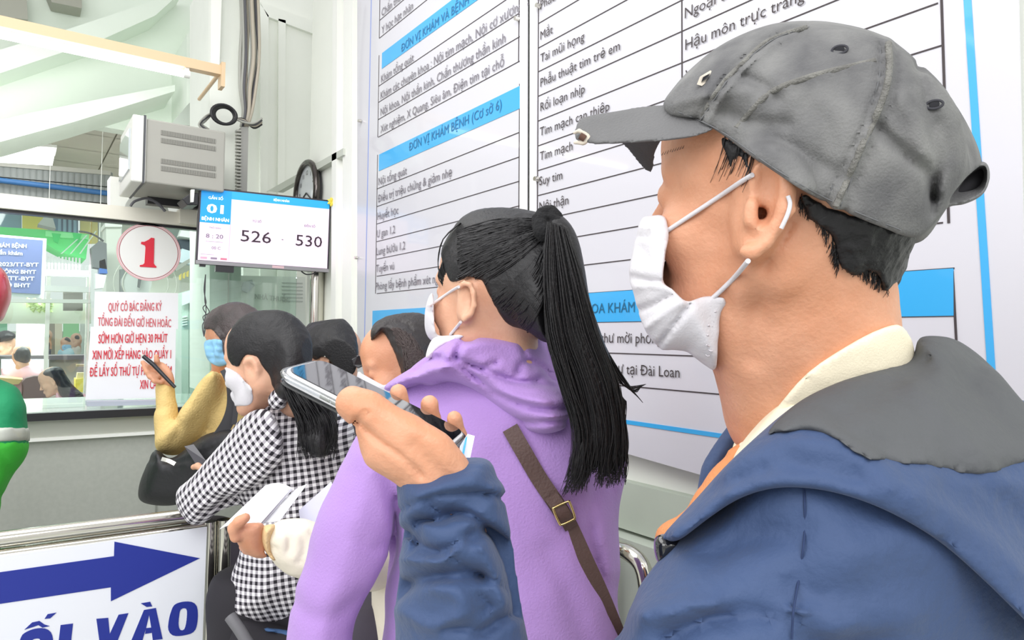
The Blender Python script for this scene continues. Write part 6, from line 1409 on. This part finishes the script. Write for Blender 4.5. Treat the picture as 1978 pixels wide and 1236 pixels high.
sl.p; slr = Fld.px(600, 1000, 860, 1180, 1.2, 1.62, .009); slr.chain([slr.p(640, 1080, 1.30), slr.p(720, 1090, 1.40), slr.p(790, 980, 1.48)], [.045, .05, .06])
npmesh('jacket', [bw.surf(1), sl.surf(1), slr.surf(1)], M_crm, wf)
cu_ = Fld.px(490, 1000, 550, 1100, 1.15, 1.4, .0035); cu_.puff([(504, 1020), (514, 1014), (532, 1014), (526, 1040), (524, 1062), (534, 1084), (524, 1080), (510, 1062), (502, 1040)], 1.27, .036, .02)
for k in range(9): cu_.crease([(502, 1022 + k * 6), (530, 1018 + k * 7)], 1.6, .0012, smooth=0)
npmesh('cuff', [cu_.surf(1)], mat('cuff_tan', 'e2c392', .85, bump=.3, bscale=200), wf, label='ribbed tan cuff of the cream sleeve')
hp2 = Fld.px(430, 985, 540, 1095, 1.14, 1.38, .0028); q = hp2.p
hp2.puff([(452, 1028), (462, 1014), (480, 1010), (500, 1010), (508, 1018), (508, 1060), (516, 1075), (496, 1078), (474, 1068), (460, 1052)], [(470, 1040, 1.25), (505, 1040, 1.26), (480, 1070, 1.26)], .022, .022, k=.008)
hp2.chain([q(456, 1036, 1.23), q(452, 1020, 1.225), q(462, 1008, 1.22), q(474, 1000, 1.22)], [.011, .010, .0095, .0085], k=.006)
for y0 in (1020, 1036, 1050, 1062): hp2.chain([q(500, y0, 1.26), q(478, y0 - 2, 1.275), q(470, y0 - 6, 1.295)], [.010, .0095, .008], k=.004)
hp2.crease([(478, 1018), (496, 1022)], 3, .0012)
npm.append(hp2.surf(1)); npmesh('body', npm, M_skin, wf)
# folded papers in her hand
def sheet(name, pts, z, m, label=None, t=.0008, cat='papers', bend=0.02):
    (a, b, c, d) = [P(x, y, zz) for (x, y), zz in zip(pts, z)]; G = []
    for i in range(9):
        u = i / 8; r_ = []
        for j in range(7):
            v = j / 6; r_.append((a * (1 - u) + b * u) * (1 - v) + (d * (1 - u) + c * u) * v + RW[:, 1] * bend * math.sin(math.pi * v) * (1 - u * .4))
        G.append(r_)
    G = np.array(G); n = np.cross(b - a, d - a); n /= np.linalg.norm(n); mb = MB().grid(G).grid(G[:, ::-1] + n * t); o = mb.build(name, m); 
    if label: tag(o, label, cat)
    return o
s0 = sheet('folded_papers', [(424, 1022), (512, 938), (564, 942), (486, 1030)], (1.24, 1.34, 1.36, 1.24), M_paper, 'folded white papers held in the hand with the tan cuff', bend=.012)
sheet('paper', [(470, 1028), (556, 946), (566, 944), (490, 1034)], (1.25, 1.35, 1.36, 1.25), mat('paper_grey', 'c9c9d2', .6), 'thin grey edged sheet under the folded white papers', bend=.0)
sheet('clear_folder', [(496, 1012), (572, 944), (594, 934), (540, 1006)], (1.28, 1.37, 1.37, 1.28), mat('folder_clear', 'dfe0e6', .2, coat=.5), 'glossy clear folder edge behind the folded papers', bend=.0)
sheet('document_sheet', [(577, 986), (640, 930), (668, 1000), (596, 1110)], (1.34, 1.36, 1.34, 1.33), mat('paper_blueish', 'd4d6ea', .6), 'pale bluish sheet tucked beside the purple sleeve', bend=.0)
legs(wf, 790, 1.52, r=.08, top=.80, col='4a4550')

# ================================================================== PERSON IN GREEN AND RED HELMET AT THE LEFT EDGE
wg = empty('person', (P(-10, 900, 1.95)[0], P(-10, 900, 1.95)[1], 0), 'person in green jacket with reflective band and red helmet at the left edge', 'person')
HG = head_frame(-85, 590, 1.95, yaw=60, scale=.9); hgf = head_field(HG, .007, ears=()); npmesh('body', [hgf.surf(1)], M_skin, wg)
hl_ = Fld.px(-140, 480, 40, 640, 1.75, 2.2, .006); hl_.puff([(-110, 600), (-100, 540), (-60, 508), (-20, 506), (8, 522), (20, 548), (22, 575), (14, 600), (0, 622), (-40, 625)], 1.95, .125, .10)
npmesh('helmet', [hl_.surf(1)], mat('helmet_red', 'c8384c', .35, coat=.5, var=.15, vscale=15), wg)
gj = Fld.px(-200, 700, 80, 1200, 1.75, 2.2, .008)
gj.puff([(-120, 740), (-40, 722), (0, 733), (30, 746), (46, 772), (53, 805), (55, 850), (50, 878), (34, 905), (20, 930), (10, 950), (0, 975), (-20, 1100), (-160, 1100), (-170, 820)], 1.97, .13, .10)
gj.crease([(0, 880), (20, 910), (0, 960)], 8, .006); gj.noise(.003, .04, 3)
npmesh('jacket', [gj.surf(1)], mat('jacket_green', '148a5a', .75, bump=.2, bscale=80), wg)
gp_ = gj.shell(.0015, [(-150, 850), (60, 852), (58, 900), (30, 940), (0, 985), (-20, 1120), (-150, 1120)], smooth=0, k=.001); npmesh('jacket_lower', [gp_.surf(1)], mat('jacket_lime', '3fbb3a', .75, bump=.2, bscale=80), wg, label='brighter green lower part of the jacket')
gr = gj.shell(.0045, [(-150, 822), (62, 826), (62, 852), (-150, 855)], smooth=0, k=.001); npmesh('reflective_band', [gr.surf(1)], mat('band_reflect', 'b9bdb4', .4, metal=.2), wg)
legs(wg, -130, 1.98, r=.08, top=.80, col='2b3140')

# ================================================================== STAFF BEHIND THE COUNTER
def staff(px, py, Z, yaw, label, shirt, scale=1.0, hair='hair_black', h=.009, pitch=0, hairpoly=None, bodypoly=None, mask=None, cat='person'):
    e = empty('person', (P(px, py, Z)[0], P(px, py, Z)[1], 0), label, cat)
    H = head_frame(px, py, Z, yaw=yaw, pitch=pitch, scale=scale); f = head_field(H, h, ears=(1,)); npmesh('body', [f.surf(1)], M_skin2, e)
    if hairpoly:
        g = Fld.px(min(p_[0] for p_ in hairpoly) - 8, min(p_[1] for p_ in hairpoly) - 8, max(p_[0] for p_ in hairpoly) + 8, max(p_[1] for p_ in hairpoly) + 8, Z - .2, Z + .25, h)
        g.puff(hairpoly, Z - .01, .105 * scale, .06, k=.01); g.noise(.004, .02, 2); npmesh('hair', [g.surf(1)], MATS[hair], e)
    if bodypoly:
        g = Fld.px(min(p_[0] for p_ in bodypoly) - 8, min(p_[1] for p_ in bodypoly) - 8, max(p_[0] for p_ in bodypoly) + 8, max(p_[1] for p_ in bodypoly) + 8, Z - .25, Z + .25, h * 1.2)
        g.puff(bodypoly, Z, .12 * scale, .10, k=.01); g.noise(.006, .05, 5); npmesh('shirt', [g.surf(1)], mat('shirt_' + shirt, shirt, .8), e)
    if mask:
        npmesh('face_mask', [f.shell(.005, mask, k=.002).surf(1)], M_maskb, e)
    return e
staff(42, 688, 5.7, 80, 'staff member in pink shirt seen from behind facing the monitor', 'efc0cc', scale=.80, hairpoly=[(24, 688), (28, 674), (42, 667), (54, 672), (60, 684), (56, 698), (46, 703), (32, 700)], bodypoly=[(2, 728), (10, 716), (28, 706), (50, 704), (66, 710), (78, 718), (82, 732), (80, 960), (4, 960)])
staff(104, 738, 5.0, 8, 'long black haired staff woman in pink looking down behind the counter', 'f0b9cb', scale=.84, h=.007, pitch=-22, hairpoly=[(79, 722), (90, 713), (108, 708), (122, 714), (132, 732), (145, 748), (160, 762), (162, 770), (140, 772), (120, 768), (112, 756), (108, 742), (98, 732), (84, 728)], bodypoly=[(106, 775), (118, 766), (135, 764), (155, 770), (166, 778), (166, 1010), (100, 1010)])
staff(8, 672, 6.7, -30, 'person with a cloth over the face at the far left behind the counter', 'cfc5bb', scale=.97, hairpoly=[(-20, 662), (-8, 645), (10, 638), (26, 643), (30, 652), (10, 660), (-8, 668)], bodypoly=[(-30, 704), (-10, 690), (24, 690), (28, 704), (28, 960), (-30, 960)])
staff(128, 667, 9.4, -80, 'distant person in light blue gown, cap and mask beyond the office', 'b9dcea', h=.014, scale=.9, hairpoly=[(119, 660), (122, 654), (129, 651), (136, 656), (136, 662), (128, 659)], bodypoly=[(110, 700), (118, 674), (138, 672), (144, 700), (144, 860), (110, 860)], mask=[(120, 666), (137, 666), (136, 676), (121, 676)])
staff(147, 658, 9.9, -70, 'distant dark haired person beside the blue gowned one', 'e6ddd4', h=.014, scale=.85, hairpoly=[(140, 654), (144, 647), (151, 647), (154, 655), (142, 657)], bodypoly=[(138, 684), (142, 670), (154, 670), (156, 700), (156, 860), (138, 860)])
staff(89, 652, 8.9, 60, 'distant person in dark clothes beside the pale divider', '55505e', h=.014, scale=.8, hairpoly=[(84, 648), (90, 641), (97, 646), (95, 654), (86, 656)], bodypoly=[(84, 668), (92, 662), (98, 672), (98, 860), (84, 860)])
